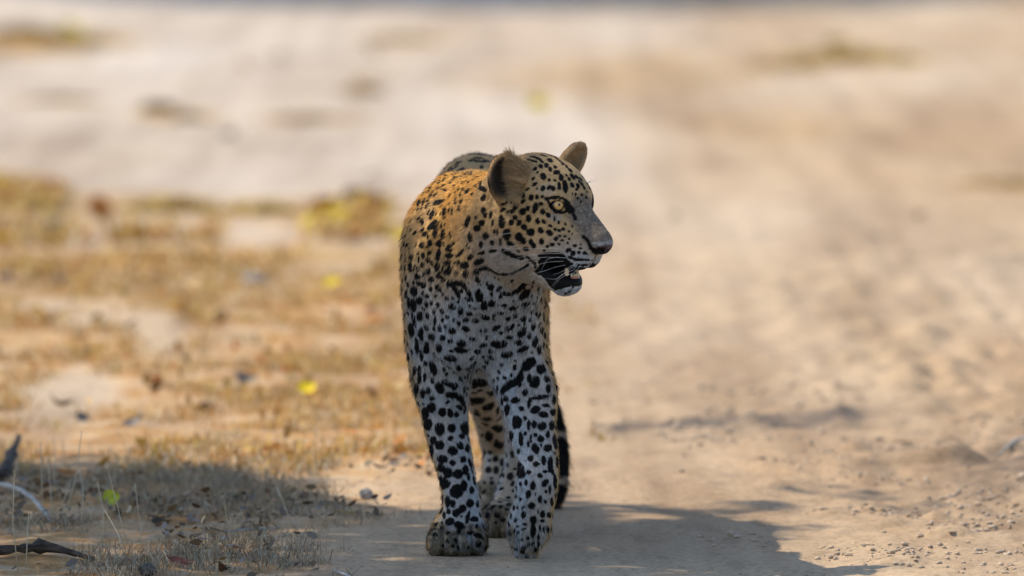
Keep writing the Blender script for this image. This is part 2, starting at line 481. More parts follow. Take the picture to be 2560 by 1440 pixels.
# fore legs: planted one, lifted one
chain([(P(1090, 860, 0.10), 0.043), (P(1100, 940, 0.105), 0.0405), (P(1107, 1000, 0.10), 0.0405), (P(1121, 1100, 0.09), 0.0345), (P(1143, 1195, 0.075), 0.0295), (P(1153, 1262, 0.06), 0.0315), (P(1148, 1330, 0.055), 0.034)], k=0.03, flow=(0.12, 0, -1), reg='leg')
chain([(P(1292, 850, 0.045), 0.041), (P(1304, 940, 0.03), 0.0415), (P(1321, 1000, 0.01), 0.0430), (P(1333, 1090, -0.02), 0.0385), (P(1345, 1155, -0.042), 0.0325), (P(1341, 1215, -0.056), 0.0345), (P(1331, 1280, -0.042), 0.0320), (P(1320, 1330, -0.026), 0.028)], k=0.03, flow=(0.05, 0, -1), reg='leg')
# paws
def toes(c, fx, fy, spread, tr, n=4, k=0.009):
    c = np.array(c); fx = np.array(fx, float); fy = np.array(fy, float)   # across, forward
    up = np.cross(fx, fy); up /= np.linalg.norm(up)
    R = np.stack([fx, fy, up])
    for i in range(n):
        t = (i - (n - 1) / 2) / ((n - 1) / 2)
        o = fx * t * spread + fy * (0.010 * (1 - t * t)) + up * (0.002 * (1 - t * t))
        ell(c + o, tr, R, k=k, flow=fy, reg='paw')
w = P(1143, 1393, 0.0); w[2] = 0
ell(w + [0, 0.056, 0.036], (0.043, 0.045, 0.034), k=0.02, flow=(0, -1, -.6), reg='paw')
toes(w + [0, 0.023, 0.0225], (1, 0, 0), (0, -1, 0.0), 0.0345, (0.0150, 0.026, 0.0225))
# the lifted paw hangs with its toes pointing down
ell(P(1322, 1312, -0.030), (0.0310, 0.022, 0.038), k=0.02, flow=(0, 0, -1), reg='paw')
toes(P(1313, 1356, -0.022), (0.985, 0.12, 0.1), (-0.02, 0.16, -0.98), 0.0135, (0.0086, 0.0240, 0.0165), k=0.005)
# hind legs: trailing one, then the one stepping forward under the belly
chain([(P(1158, 570, 0.78), 0.055), (P(1172, 740, 0.70), 0.064), (P(1192, 900, 0.64), 0.050)], k=0.04, flow=(0, .3, -1))
chain([(P(1192, 890, 0.64), 0.050), (P(1208, 980, 0.74), 0.032), (P(1227, 1050, 0.87), 0.0270), (P(1240, 1120, 0.98), 0.0260), (P(1241, 1190, 0.94), 0.0245), (P(1233, 1250, 0.90), 0.025)], k=0.025, flow=(0.05, 0, -1), reg='leg')
w = P(1228, 1290, 0.85); w[2] = 0
ell(w + [0, 0.05, 0.03], (0.034, 0.05, 0.029), k=0.02, flow=(0, -1, -.5), reg='paw')
toes(w + [0, 0.020, 0.0185], (1, 0, 0), (0, -1, 0), 0.028, (0.0135, 0.022, 0.0185))
chain([(P(1240, 570, 0.78), 0.055), (P(1275, 740, 0.62), 0.062), (P(1300, 930, 0.42), 0.046)], k=0.04, flow=(0, .3, -1))
chain([(P(1300, 930, 0.42), 0.044), (P(1305, 1040, 0.52), 0.032), (P(1302, 1140, 0.64), 0.0265), (P(1278, 1230, 0.54), 0.0255), (P(1252, 1310, 0.43), 0.026)], k=0.025, flow=(-0.1, 0, -1), reg='leg')
w = P(1249, 1347, 0.37); w[2] = 0
ell(w + [0.003, 0.05, 0.031], (0.034, 0.05, 0.029), k=0.02, flow=(0, -1, -.5), reg='paw')
toes(w + [0, 0.020, 0.0185], (1, 0, 0), (0, -1, 0), 0.028, (0.0135, 0.022, 0.0185))
# tail
TAIL = [(P(1205, 500, 0.86), 0.032), (P(1235, 580, 0.96), 0.025), (P(1290, 760, 1.04), 0.020), (P(1352, 950, 1.08), 0.015), (P(1384, 1040, 1.09), 0.0140),
        (P(1398, 1110, 1.08), 0.0140), (P(1401, 1170, 1.06), 0.0135), (P(1392, 1225, 1.03), 0.0130), (P(1372, 1256, 0.99), 0.014)]
chain(TAIL, k=0.015, reg='tail')

# ---- head: local frame f (towards the nose), r (the side turned to the lens), u (up)
YAW, ROLL = math.radians(49), math.radians(2.5)
HO = P(1352, 470, -0.17)
HF = np.array([math.sin(YAW), -math.cos(YAW), 0.0]); HU = np.array([0, 0, 1.0])
HR = np.cross(HF, HU)
HR, HU = HR * math.cos(ROLL) - HU * math.sin(ROLL), HU * math.cos(ROLL) + HR * math.sin(ROLL)
HM = np.stack([HF, HR, HU])
def H(f, r, u): return HO + f * HF + r * HR + u * HU
def hv(f, r, u): return f * HF + r * HR + u * HU
def rotR(pitch=0.0, yaw=0.0):
    """local axes pitched (nose down positive) and turned (outwards positive to +r)"""
    f = np.array([math.cos(pitch) * math.cos(yaw), math.cos(pitch) * math.sin(yaw), -math.sin(pitch)])
    r = np.array([-math.sin(yaw), math.cos(yaw), 0])
    return np.stack([f, r, np.cross(f, r)]) @ HM
def hell(f, r, u, rad, pitch=0.0, yaw=0.0, k=0.02, flow=(-1, 0, -0.1), sign=1, both=True, reg='head'):
    for s in ((1, -1) if (both and r) else (1,)):
        ell(H(f, r * s, u), rad, rotR(pitch, yaw * s), k=k, flow=hv(flow[0], flow[1] * s, flow[2]), sign=sign, reg=reg)
def hcone(a, b, ra, rb, k=0.02, flow=(-1, 0, -0.1), sign=1, both=True, reg='head'):
    for s in ((1, -1) if (both and (a[1] or b[1])) else (1,)):
        cone(H(a[0], a[1] * s, a[2]), H(b[0], b[1] * s, b[2]), ra, rb, k, hv(flow[0], flow[1] * s, flow[2]), sign, reg)

hell(-0.008, 0, -0.010, (0.080, 0.068, 0.066), k=0.03)                                   # cranium
hell(0.041, 0, -0.016, (0.047, 0.044, 0.043), pitch=0.5, k=0.03)                         # forehead
hell(0.014, 0.048, -0.072, (0.058, 0.030, 0.048), pitch=0.2, yaw=-0.30, k=0.025, flow=(-1, .1, -.3))          # cheek
hell(-0.020, 0.044, -0.092, (0.046, 0.034, 0.050), k=0.03, flow=(-1, .1, -.6))           # jowl
hcone((0.058, 0, -0.034), (0.120, 0, -0.080), 0.031, 0.0205, k=0.016, flow=(-1, 0, .5))  # nose bridge
hell(0.066, 0.013, -0.080, (0.048, 0.027, 0.037), pitch=0.5, k=0.018, flow=(-1, .2, .1)) # muzzle side
hell(0.0800, 0.0140, -0.1075, (0.032, 0.0190, 0.0225), pitch=0.15, k=0.013, flow=(-1, .4, -.1), both=False)
hell(0.0770, -0.0100, -0.1065, (0.031, 0.0185, 0.0220), pitch=0.15, k=0.013, flow=(-1, -.4, -.1), both=False)   # whisker pad
hell(0.1285, 0, -0.0880, (0.0135, 0.0170, 0.0140), k=0.008, flow=(-1, 0, .4))             # nose block
hell(0.0900, 0.0055, -0.1160, (0.0120, 0.0095, 0.0115), k=0.006, flow=(-1, .3, -.3))        # front lip
hcone((0.034, 0.034, 0.001), (0.065, 0.031, -0.007), 0.0125, 0.0105, k=0.010, flow=(-1, .3, .2))  # brow
# mouth gap, then the lower jaw
_g0 = len(PRIMS)
hcone((0.018, 0.034, -0.124), (0.120, 0.020, -0.1415), 0.0065, 0.0105, k=0.006, sign=-1)
hcone((0.045, 0, -0.128), (0.125, 0, -0.1405), 0.014, 0.0115, k=0.006, sign=-1)
GAP = PRIMS[_g0:]
hcone((-0.015, 0.036, -0.118), (0.050, 0.0165, -0.149), 0.020, 0.0125, k=0.008, flow=(-1, .2, -.4))
hell(0.055, 0, -0.1510, (0.0200, 0.0200, 0.0160), pitch=0.10, k=0.012, flow=(-1, 0, -.8))  # chin
hcone((-0.01, 0, -0.125), (0.040, 0, -0.152), 0.030, 0.0160, k=0.02, flow=(-1, 0, -.5))  # under the jaw
# nostrils
hell(0.1390, 0.0095, -0.0945, (0.012, 0.0050, 0.0048), yaw=0.6, k=0.003, sign=-1)
hcone((0.1425, 0, -0.094), (0.130, 0, -0.106), 0.0016, 0.0016, k=0.003, sign=-1)         # cleft of the lip
hcone((0.116, 0, -0.102), (0.101, 0, -0.128), 0.0018, 0.0018, k=0.003, sign=-1)
# ears
def ear(s, c, n, up, w=0.036, h=0.046):
    n = n / np.linalg.norm(n)
    up = up - n * (up @ n); up /= np.linalg.norm(up)
    ac = np.cross(n, up)
    R = np.stack([ac, n, up])
    ell(c, (w, 0.018, h), R, k=0.016, flow=up, reg='ear')
    ell(c + n * 0.0200 + up * 0.002, (w - 0.0058, 0.0250, h - 0.0060), R, k=0.006, sign=-1, flow=up, reg='ear')
    return c, n, up, ac
EARS = [ear(1, H(-0.014, 0.068, 0.018), hv(0.86, 0.50, 0.02), hv(-0.06, 0.10, 1.0), 0.0310, 0.0430),
        ear(-1, H(-0.004, -0.078, 0.032), hv(0.90, 0.34, 0.05), hv(0.10, -0.85, 1.0), 0.021, 0.043)]

def march(px, py, t0=None):
    """first body surface point on a sight line"""
    d = ray_dir(px, py); d = d / np.linalg.norm(d)
    t = 15.3
    for _ in range(140):
        e = sdf_points((CAM + d * t)[None])[0]
        if e < 2e-4: return CAM + d * t
        t += max(e * 0.7, 3e-4)
        if t > 18: return None
    return CAM + d * t
def sdf_normal(p, e=1.2e-3):
    p = np.atleast_2d(p)
    g = np.stack([sdf_points(p + np.eye(3)[i] * e) - sdf_points(p - np.eye(3)[i] * e) for i in range(3)], 1)
    return g / (np.linalg.norm(g, axis=1, keepdims=True) + 1e-12)

# eyes: find where the eye sits on the skull, mirror it, cut the socket
EYE_R = 0.0150
pe = march(1393, 512)
loc = HM @ (pe - HO)
EYES = []
for s in (1, -1):
    sp = H(loc[0], loc[1] * s, loc[2])
    out = hv(0.50, 0.80 * s, 0.10); out /= np.linalg.norm(out)
    c = sp - out * (EYE_R - 0.0025)
    EYES.append((c, out, s))
for c, out, s in EYES:
    up = HU - out * (HU @ out); up /= np.linalg.norm(up); ac = np.cross(out, up)
    R = np.stack([ac, out, up])
    ell(c + out * 0.0035 + up * 0.001, (0.0200, 0.0145, 0.0155), R, k=0.008, flow=hv(-1, .2 * s, 0), reg='head')     # lids
    ell(c + out * 0.0160 - up * 0.0012, (0.0118, 0.014, 0.0078), R, k=0.003, sign=-1, flow=hv(-1, .2 * s, 0), reg='head')   # opening

VOX = 0.0042
lo = np.array([-0.30, -0.36, -0.012]); hi = np.array([0.24, 1.20, 0.74])
grid = sdf_grid(lo, hi, VOX)
BV, BF = surface_nets(grid, lo, VOX)
del grid
def mesh_normals(V, F):
    fn = np.cross(V[F[:, 2]] - V[F[:, 0]], V[F[:, 3]] - V[F[:, 1]])
    n = np.zeros_like(V)
    for c in range(4):
        for a in range(3):
            n[:, a] += np.bincount(F[:, c], fn[:, a], len(V))
    return n / (np.linalg.norm(n, axis=1, keepdims=True) + 1e-12)
def subdivide(V, F):
    """split every quad in four"""
    E = np.sort(np.concatenate([F[:, [0, 1]], F[:, [1, 2]], F[:, [2, 3]], F[:, [3, 0]]]), 1)
    key, inv = np.unique(E[:, 0].astype(np.int64) * len(V) + E[:, 1], return_inverse=True)
    mid = 0.5 * (V[key // len(V)] + V[key % len(V)])
    cen = V[F].mean(1)
    n, m = len(V), len(F)
    e = inv.reshape(4, m) + n
    c = np.arange(m) + n + len(key)
    Q = np.concatenate([np.stack(q, 1) for q in ((F[:, 0], e[0], c, e[3]), (F[:, 1], e[1], c, e[0]), (F[:, 2], e[2], c, e[1]), (F[:, 3], e[3], c, e[2]))])
    return np.concatenate([V, mid, cen]), Q
for _ in range(2):
    BN = mesh_normals(BV, BF)
    BV = BV - BN * np.clip(sdf_points(BV), -VOX, VOX)[:, None] * 0.8
BV, BF = subdivide(BV, BF)
for _ in range(2):
    BN = mesh_normals(BV, BF)
    BV = BV - BN * np.clip(sdf_points(BV), -VOX / 2, VOX / 2)[:, None] * 0.7
BN = mesh_normals(BV, BF)
# ================================================================== LEOPARD: coat pattern
# Each rosette spot was measured as (x, y, half length, half width, turn) on enlargements; it is set on the
# body surface as a 3-d ellipse and from there colours skin and hair.
def crop_px(x, y, ox, oy, s): return ox + x / s, oy + y / s
SPOTS_A = """495,320,18,12,-40 512,347,12,9,-40 538,298,20,14,50 583,292,17,17,0 612,322,20,14,70 652,305,16,12,30 555,378,26,22,60 605,408,13,12,0 480,397,18,10,-50
492,440,22,13,-30 556,470,22,16,-60 602,465,20,12,-45 637,473,18,16,90 508,475,9,8,0 430,480,18,9,-40 405,465,12,8,-45 660,347,24,18,-15 698,385,26,18,90 683,455,28,14,85
730,460,48,20,80 650,410,12,9,50 785,447,22,14,55 740,370,12,8,60 710,280,14,10,30 690,258,18,8,30 610,250,22,14,30 520,240,28,9,25 560,215,30,8,15 480,225,28,8,10 440,200,26,8,10
620,215,30,9,15 660,235,20,9,30 490,262,22,8,10 545,262,18,8,30 450,250,20,7,10 400,195,20,7,10 740,300,14,8,50 770,330,22,9,45 790,380,26,14,50 760,400,16,12,60 820,380,18,9,45
850,400,18,8,50 830,450,20,14,60 860,440,18,10,55 880,470,16,9,60 905,440,14,7,55 820,480,12,10,0 858,522,12,9,60 828,550,11,9,90 810,518,13,8,90 785,515,12,5,90 893,545,12,8,60
852,577,9,9,0 920,470,12,6,60 900,500,12,7,60 840,420,14,8,60 870,385,14,7,50 392,527,24,17,-40 466,542,22,17,-70 509,538,18,15,90 551,537,14,13,0 401,574,22,14,-40 313,571,20,11,-45
540,593,17,15,0 494,628,40,20,-75 437,628,22,17,-50 398,655,26,24,-60 340,618,30,20,-60 318,650,18,16,0 247,640,18,12,-45 279,657,13,9,-60 265,585,16,9,-45 240,595,14,9,-45 553,655,20,19,0
598,680,20,18,30 338,700,20,20,0 308,738,22,20,90 369,739,23,20,90 444,708,27,20,90 514,728,23,15,80 560,732,19,14,40 644,710,20,9,90 677,738,14,10,90 729,750,12,8,90 610,766,16,11,20
407,773,24,22,30 460,815,30,28,0 538,801,24,19,40 605,820,26,20,45 650,796,13,12,0 684,803,13,12,0 714,790,13,12,0 760,810,10,10,0 786,770,12,8,90 786,828,9,7,90 760,868,9,8,0 748,900,10,8,90
275,830,38,32,90 370,850,28,28,0 400,880,30,22,50 460,890,20,20,0 480,920,24,18,70 545,887,24,18,90 657,866,17,15,0 688,846,13,12,0 727,848,12,11,0 708,879,13,11,0 683,908,13,11,90 629,912,17,16,0
590,927,13,12,0 300,903,30,16,20 423,945,22,16,15 565,960,13,11,0 365,962,16,8,35 225,890,28,10,90 200,810,28,8,90 235,740,40,24,90 178,810,20,8,90 165,745,20,8,90 232,700,20,16,90
148,683,18,10,90 75,738,20,16,-60 40,782,25,18,0 115,843,26,22,0 75,912,20,18,90 160,895,20,16,90 85,972,30,13,-10 160,960,28,13,-5 55,1043,42,22,-25 45,1185,22,18,90
320,1180,22,10,-55 210,1183,8,8,0 180,1165,8,7,0 120,1210,14,9,-60 148,1247,24,24,0 212,1255,28,14,-45 155,1300,16,14,90 225,1310,22,15,-70 485,1205,38,22,-45 415,1298,48,24,-35
520,1250,18,10,-60 55,1312,44,30,90 95,1390,32,26,90 155,1370,26,22,-40 205,1385,10,8,90 252,1388,24,12,0 325,1355,10,9,0 325,1405,34,14,-10 425,1375,32,18,-20 490,1365,20,15,-40
540,1335,20,10,105 570,1385,24,8,100 510,1310,16,10,120 555,1250,20,7,100 805,920,18,13,-10 850,912,8,7,0 850,940,12,8,0 755,955,22,14,-40 790,978,20,18,0 838,975,16,10,0 880,978,15,12,0 900,985,9,8,0
770,1015,20,12,20 800,1025,18,11,10 830,1030,18,11,5 860,1030,18,11,0 890,1030,14,9,0 915,1032,12,7,0 940,1035,8,5,0 830,1072,18,9,0 870,1074,14,9,0 898,1070,10,8,0 925,1065,6,6,0 945,1055,5,5,0
860,1105,12,6,0 890,1098,6,5,0 910,1090,6,5,0 700,1255,10,6,0 735,1290,14,7,-30 765,1275,16,7,-40 790,1245,12,6,-40 720,1240,8,6,0"""
SPOTS_C = """985,470,30,24,-45 930,510,26,22,0 990,590,50,20,-70 880,640,40,24,-60 940,610,30,20,-30 970,715,36,22,-70 900,750,34,26,0 790,690,50,16,-70 815,570,30,20,90 720,680,36,16,90 680,660,40,12,95
635,700,36,20,105 570,745,36,30,90 515,705,34,28,110 640,800,36,22,90 705,800,26,20,90 770,830,40,30,-50 850,870,26,16,0 590,860,40,14,90 665,880,30,18,90 680,970,36,24,110 590,970,36,22,90
1020,920,40,26,-60 1000,790,50,30,20 370,590,50,20,-30 410,660,36,22,-45 340,700,40,18,-55 380,765,60,22,-30 265,710,40,18,-50 200,800,46,22,-60 110,850,50,24,-65 290,885,36,26,-50
215,900,70,24,-60 110,990,46,22,-65 40,1010,50,24,-70 170,1040,40,22,-50 435,810,40,36,0 350,990,80,44,-20 425,1150,70,36,95 240,1180,60,36,110 255,1340,70,36,-40 95,1290,40,22,90 770,1290,60,24,100
800,1230,34,24,90 1015,1120,36,24,90 1040,1190,30,24,90 990,1300,36,34,30 1125,1180,40,20,100 1150,1300,40,14,90 900,1215,16,14,0 540,1130,40,20,90 650,1090,36,20,90"""
SPOTS_D = """460,90,40,24,105 490,150,36,30,-30 540,185,26,18,90 650,120,76,32,102 770,160,66,34,95 445,320,44,36,120 570,290,46,34,110 710,295,46,36,90 530,345,16,14,0 870,360,50,44,90 920,290,24,20,120
1175,195,66,32,85 1280,55,48,40,0 1145,340,38,22,70 1030,435,66,22,-55 1415,180,48,44,0 1340,305,40,36,90 1180,495,50,32,-40 1360,430,60,24,-5 1310,560,76,36,-25 565,430,40,26,-60
465,470,50,22,90 700,455,78,32,98 400,525,40,14,90 395,450,20,12,90 535,540,34,32,0 600,590,28,26,90 460,615,40,28,110 860,475,54,36,0 835,580,46,38,-20 995,570,28,26,0 1085,615,50,44,0
680,640,56,36,110 855,700,64,40,110 545,705,42,30,90 380,675,36,18,90 475,745,22,20,0 365,780,34,26,90 410,790,28,20,90 270,390,40,26,90 285,490,46,28,90 270,640,66,26,90 330,670,56,12,105
210,530,40,14,90 195,650,60,16,90 210,800,50,14,90 330,880,28,20,90 395,890,32,26,90 470,920,46,40,90 590,830,40,34,-10 970,730,36,24,90 1110,740,50,36,90 330,1010,60,48,90 580,975,34,26,90
690,955,44,36,40 755,1030,44,16,60 465,1035,28,22,90 530,1080,28,26,90 655,1080,26,24,0 410,1150,52,44,90 320,1220,80,42,90 520,1210,40,24,90 590,1180,38,22,90 690,1215,34,26,90 825,1110,34,26,40
625,1310,38,22,90 750,1310,38,28,90 905,1235,56,34,35 1035,1300,50,38,90 1000,1160,26,22,-40 1165,1225,22,22,0 1295,835,44,32,90 1385,1225,56,46,90 215,1050,60,20,90 150,1180,80,24,90 250,1180,70,20,90
1310,1070,86,50,75 1160,880,18,16,90 1325,915,18,14,90 1420,885,26,16,90"""
SPOTS_E = """380,45,44,36,90 315,80,80,20,75 285,190,70,32,82 215,60,60,16,90 460,40,32,22,90 540,95,48,14,95 620,85,20,20,0 670,50,26,20,90 450,165,34,22,90 395,230,66,26,90 505,260,38,36,30 590,170,42,18,82
620,275,32,28,110 720,195,40,36,30 795,120,26,22,30 745,80,18,16,30 870,180,40,28,10 905,20,36,22,10 970,90,32,22,0 940,285,32,20,5 700,310,28,22,10 820,335,46,32,10 815,405,70,28,8 700,490,60,34,15
455,375,56,28,90 580,380,44,30,75 580,490,16,14,0 790,595,30,26,20 635,605,24,16,90 810,705,24,18,90 1025,195,20,14,90 1075,195,20,16,90 1065,50,30,28,0 1100,65,22,22,0 1165,35,22,20,0 1230,10,34,16,0
1190,165,48,24,-25 1240,215,20,18,-20 1335,160,54,28,-25 1310,65,30,22,-20 1390,30,26,24,90 1475,70,32,26,-25 1545,80,24,14,105 1460,210,58,38,125 1580,155,40,24,100 1540,250,32,22,110 1330,265,36,20,-10
1215,340,80,42,5 1425,325,44,24,-5 1600,315,56,30,105 1475,390,58,26,-25 1295,450,58,34,-15 1670,190,30,18,90 1610,20,24,14,90 1690,50,50,14,90 1645,400,50,24,95 1390,515,16,14,0 1565,430,12,12,0
1085,270,26,12,90 1055,475,16,14,0 925,490,36,14,-45 1700,250,40,14,90 1530,550,86,50,-45 1665,600,50,44,90 1450,670,50,28,95 1540,700,44,24,90 1600,740,60,50,110 1390,935,44,30,-20 1300,1040,60,28,95
1250,950,36,14,90 1660,900,90,24,-8 1540,960,60,20,100 1605,1035,46,40,-20 1720,990,36,24,0 1690,1085,50,34,10 1795,1060,36,28,90 1800,930,50,22,90 1740,810,44,24,90 1200,820,50,16,90
350,350,80,24,85 400,460,60,18,90 440,540,30,22,90 520,590,80,34,70 375,620,60,20,90 325,620,50,20,90 430,690,50,18,90 375,710,50,20,90 340,820,70,30,90 410,860,50,26,90 470,835,34,26,90 590,800,60,44,60
500,1010,50,44,90 430,1080,60,36,90 620,1060,46,40,90 700,1070,50,30,70 770,1085,30,26,90 800,1010,36,22,30 355,1010,60,16,90
925,770,60,50,0 1030,755,60,44,10 980,940,76,46,0 1135,850,46,36,90 1110,1005,66,46,-25 980,1080,40,36,20 1205,1040,50,20,90"""
SPOTS_F = """260,80,56,40,90 375,125,62,48,90 490,115,40,36,90 625,110,64,36,80 480,210,28,28,0 590,190,30,26,0 310,230,40,30,90 375,275,44,44,20 575,280,40,30,60 640,300,40,22,90 295,340,70,24,85 500,330,46,46,0
395,410,46,40,0 500,445,32,28,0 600,410,34,28,90 385,490,40,36,90 450,540,50,42,90 550,550,50,44,-20 620,510,46,30,90 650,580,40,16,90 665,450,50,14,70 400,630,66,42,65 535,710,66,60,110 605,660,56,36,90
680,700,40,26,90 705,620,50,12,75 400,790,46,18,90 450,810,56,26,90 500,830,40,24,90 665,825,40,38,90 590,880,44,34,120 530,920,40,36,120 735,830,40,14,90 460,905,28,22,90 415,940,34,18,90 580,950,16,12,0
640,965,60,20,105 710,975,44,26,0 470,1000,44,36,-20 560,1035,56,34,25 725,1045,18,14,90 790,1050,50,14,75 395,1060,16,14,0 330,1120,26,18,0 560,1100,26,22,90 740,1130,50,24,20 660,1110,30,18,0 
     
1105,60,64,44,90 1185,20,20,20,0 1270,80,36,26,90 1220,90,50,18,90 1350,95,40,40,-20 1440,90,46,28,90 1480,80,46,16,90 1285,180,22,16,90 1335,215,34,30,90 1400,175,34,20,90 1240,210,46,12,90 1145,220,66,24,90
1050,190,46,24,90 1185,165,26,16,90 1470,240,70,24,90 1285,310,50,34,70 1215,260,30,14,90 1335,275,20,12,90 1405,300,40,36,-20 1235,400,32,30,90 1290,455,32,26,0 1360,420,46,24,90 1425,460,76,26,90 1490,430,56,20,90
1220,530,24,24,0 1325,565,30,24,20 1445,530,30,18,90 1195,630,28,18,90 1260,660,40,28,90 1375,635,44,30,-50 1420,690,46,14,90 1470,620,70,18,90 1215,740,40,26,110 1325,785,36,20,90 1285,740,14,8,90 1375,815,22,16,90
1385,715,16,14,0 1245,850,34,34,0 1170,865,20,12,-20 1440,820,40,16,90 1475,750,34,14,90 1350,930,34,24,90 1170,935,32,24,90 1265,985,38,32,90 1310,905,20,10,90 1415,940,26,20,90 1180,1025,24,16,0 1175,1070,22,14,0
1120,1100,20,12,0 1115,1045,16,12,0 1260,1080,66,26,90 1325,1060,34,12,90 1360,1075,30,12,90 1395,1070,36,16,90 1085,1085,12,10,90 1310,1145,26,14,90 1240,1210,40,20,-20 1170,1240,30,18,-10 1280,1260,24,18,90
1310,1215,30,14,90 1100,1255,16,12,0 1200,1340,24,20,90 1145,1170,30,12,-10
1085,365,66,42,90 1130,510,76,40,90 1045,570,40,32,90 1020,465,30,14,90 1070,640,30,22,-40 1085,705,22,20,0 1025,775,24,22,0 1040,835,32,22,0 955,860,22,16,-15   
820,30,44,36,0 840,190,70,40,90 930,120,54,46,0 775,180,40,22,90 940,275,50,46,0 850,340,24,24,0 905,405,34,28,90 970,440,40,24,90 845,420,18,16,0 800,350,40,16,90 835,510,34,34,0 910,515,40,28,90 870,630,26,24,0
935,630,34,26,0 800,630,20,16,90 975,560,34,20,90  """
# drawn-out marks: (crop, half width, points)
BANDS = [('A', 17, (20, 1130, 70, 1102, 120, 1085, 160, 1110, 200, 1135, 260, 1140)), ('A', 11, (260, 1140, 330, 1128, 390, 1102, 440, 1068)),
         ('A', 18, (245, 955, 300, 985, 350, 1008, 390, 1012)), ('A', 10, (430, 1005, 490, 1055, 500, 1090)), ('A', 21, (245, 1292, 290, 1300, 340, 1280, 390, 1240, 430, 1212)),
         ('D', 44, (850, 890, 915, 885, 930, 950, 980, 1040, 1000, 1070)), ('D', 40, (940, 890, 1040, 890, 1100, 950, 1165, 1030, 1185, 1110)), ('D', 30, (710, 720, 715, 780, 760, 820, 790, 840)),
         ('E', 38, (1260, 830, 1330, 770, 1400, 740, 1440, 690)), ('E', 27, (640, 740, 690, 770, 760, 780)), ('E', 30, (680, 872, 760, 882, 820, 920, 850, 980)),
         ('A', 11, (575, 556, 620, 545, 680, 543, 725, 556, 752, 585)), ('A', 9, (598, 575, 620, 630, 655, 660, 710, 662, 750, 645)), ('A', 26, (738, 592, 758, 622, 775, 645)), ('A', 12, (780, 655, 800, 690, 808, 710)),
         ('A', 12, (870, 850, 905, 880, 925, 920)), ('A', 14, (715, 1000, 740, 1040, 780, 1065)), ('A', 20, (540, 1000, 620, 990, 700, 1000))]
CROPS = {'A': (1180, 320, 3.13), 'C': (1040, 340, 6.0), 'D': (980, 560, 6.0), 'E': (960, 780, 4.236), 'F': (1000, 1040, 3.789)}

bvh = BVHTree.FromPolygons([tuple(v) for v in BV.tolist()], BF.tolist())
def hit(px, py):
    d = ray_dir(px, py); d = Vector(d / np.linalg.norm(d))
    loc, nor, idx, dist = bvh.ray_cast(Vector(CAM) + d * 14.0, d)
    return (None, None) if loc is None else (np.array(loc), np.array(nor))
def lift(px, py, loc, nor, vx, vy):
    """an offset vx, vy in pixels, carried onto the tangent plane at a surface point"""
    d = ray_dir(px + vx, py + vy)
    den = d @ nor
    t = ((loc - CAM) @ nor) / den if abs(den) > 1e-6 else np.linalg.norm(loc - CAM) / np.linalg.norm(d)
    v = CAM + d * t - loc
    flat = math.hypot(vx, vy) * PXM
    L = np.linalg.norm(v)
    if L > flat * 2.2: v *= flat * 2.2 / L
    return v
PXM = 0.00065
SPOT = []      # centre, axis 1, axis 2, normal
def add_spot(px, py, a, b, ang):
    loc, nor = hit(px, py)
    if loc is None: return
    c, s = math.cos(math.radians(ang)), math.sin(math.radians(ang))
    SPOT.append((loc, lift(px, py, loc, nor, a * c, a * s), lift(px, py, loc, nor, -b * s, b * c), nor))
for key, txt, gain in (('A', SPOTS_A, 1.04), ('C', SPOTS_C, 1.35), ('D', SPOTS_D, 1.12), ('E', SPOTS_E, 1.02), ('F', SPOTS_F, 0.95)):
    ox, oy, sc = CROPS[key]
    for t in txt.split():
        x, y, a, b, g = map(float, t.split(','))
        add_spot(ox + x / sc, oy + y / sc, a / sc * gain, b / sc * gain, g)
CAPS = []
for key, w_, pts in BANDS:
    ox, oy, sc = CROPS[key]
    q = [hit(ox + pts[i] / sc, oy + pts[i + 1] / sc)[0] for i in range(0, len(pts), 2)]
    for a, b in zip(q[:-1], q[1:]):
        if a is not None and b is not None and np.linalg.norm(a - b) < 0.08:
            CAPS.append((a, b, w_ / sc * PXM * 1.2))
# the far side of the face mirrors the near one
for loc, e1, e2, nor in list(SPOT):
    l = HM @ (loc - HO)
    if -0.05 < l[0] and l[1] > 0.030 and np.linalg.norm(l) < 0.2 and l[2] > -0.13:
        mir = lambda v: HM.T @ ((HM @ v) * np.array([1, -1, 1]))
        SPOT.append((HO + mir(loc - HO), mir(e1), mir(e2), mir(nor)))
for a, b, r_ in list(CAPS):
    la = HM @ (a - HO)
    if la[1] > 0.015 and la[2] > -0.11 and la[0] > 0.03:
        mir = lambda v: HM.T @ ((HM @ v) * np.array([1, -1, 1]))
        CAPS.append((HO + mir(a - HO), HO + mir(b - HO), r_))

# spots on everything the enlargements do not show: back, far flank, backs of the legs, tail side
vis = np.zeros(len(BV), bool)
toc = CAM - BV; dist = np.linalg.norm(toc, axis=1); toc /= dist[:, None]
fac = np.einsum('ij,ij->i', BN, toc)
cand = rng.permutation(len(BV))[:17000]
seen = []
for i in cand:
    v = BV[i]
    if fac[i] > 0.22 and v[1] < 0.45:
        h = bvh.ray_cast(Vector(v + BN[i] * 0.004), Vector(toc[i]), 1.0)[0]
        seen.append(h is None)
    else:
        seen.append(False)
seen = np.array(seen)
cells = {}
def near(p, r):
    k = tuple(np.floor(p / 0.06).astype(int))
    for a in (-1, 0, 1):
        for b in (-1, 0, 1):
            for c in (-1, 0, 1):
                for q, rq in cells.get((k[0] + a, k[1] + b, k[2] + c), ()):
                    if np.sum((q - p) ** 2) < (r + rq) ** 2: return True
    return False
def put(p, r): cells.setdefault(tuple(np.floor(p / 0.06).astype(int)), []).append((p, r))
for loc, e1, e2, nor in SPOT: put(loc, 0.5 * (np.linalg.norm(e1) + np.linalg.norm(e2)))
hd = (BV - HO) @ HM.T
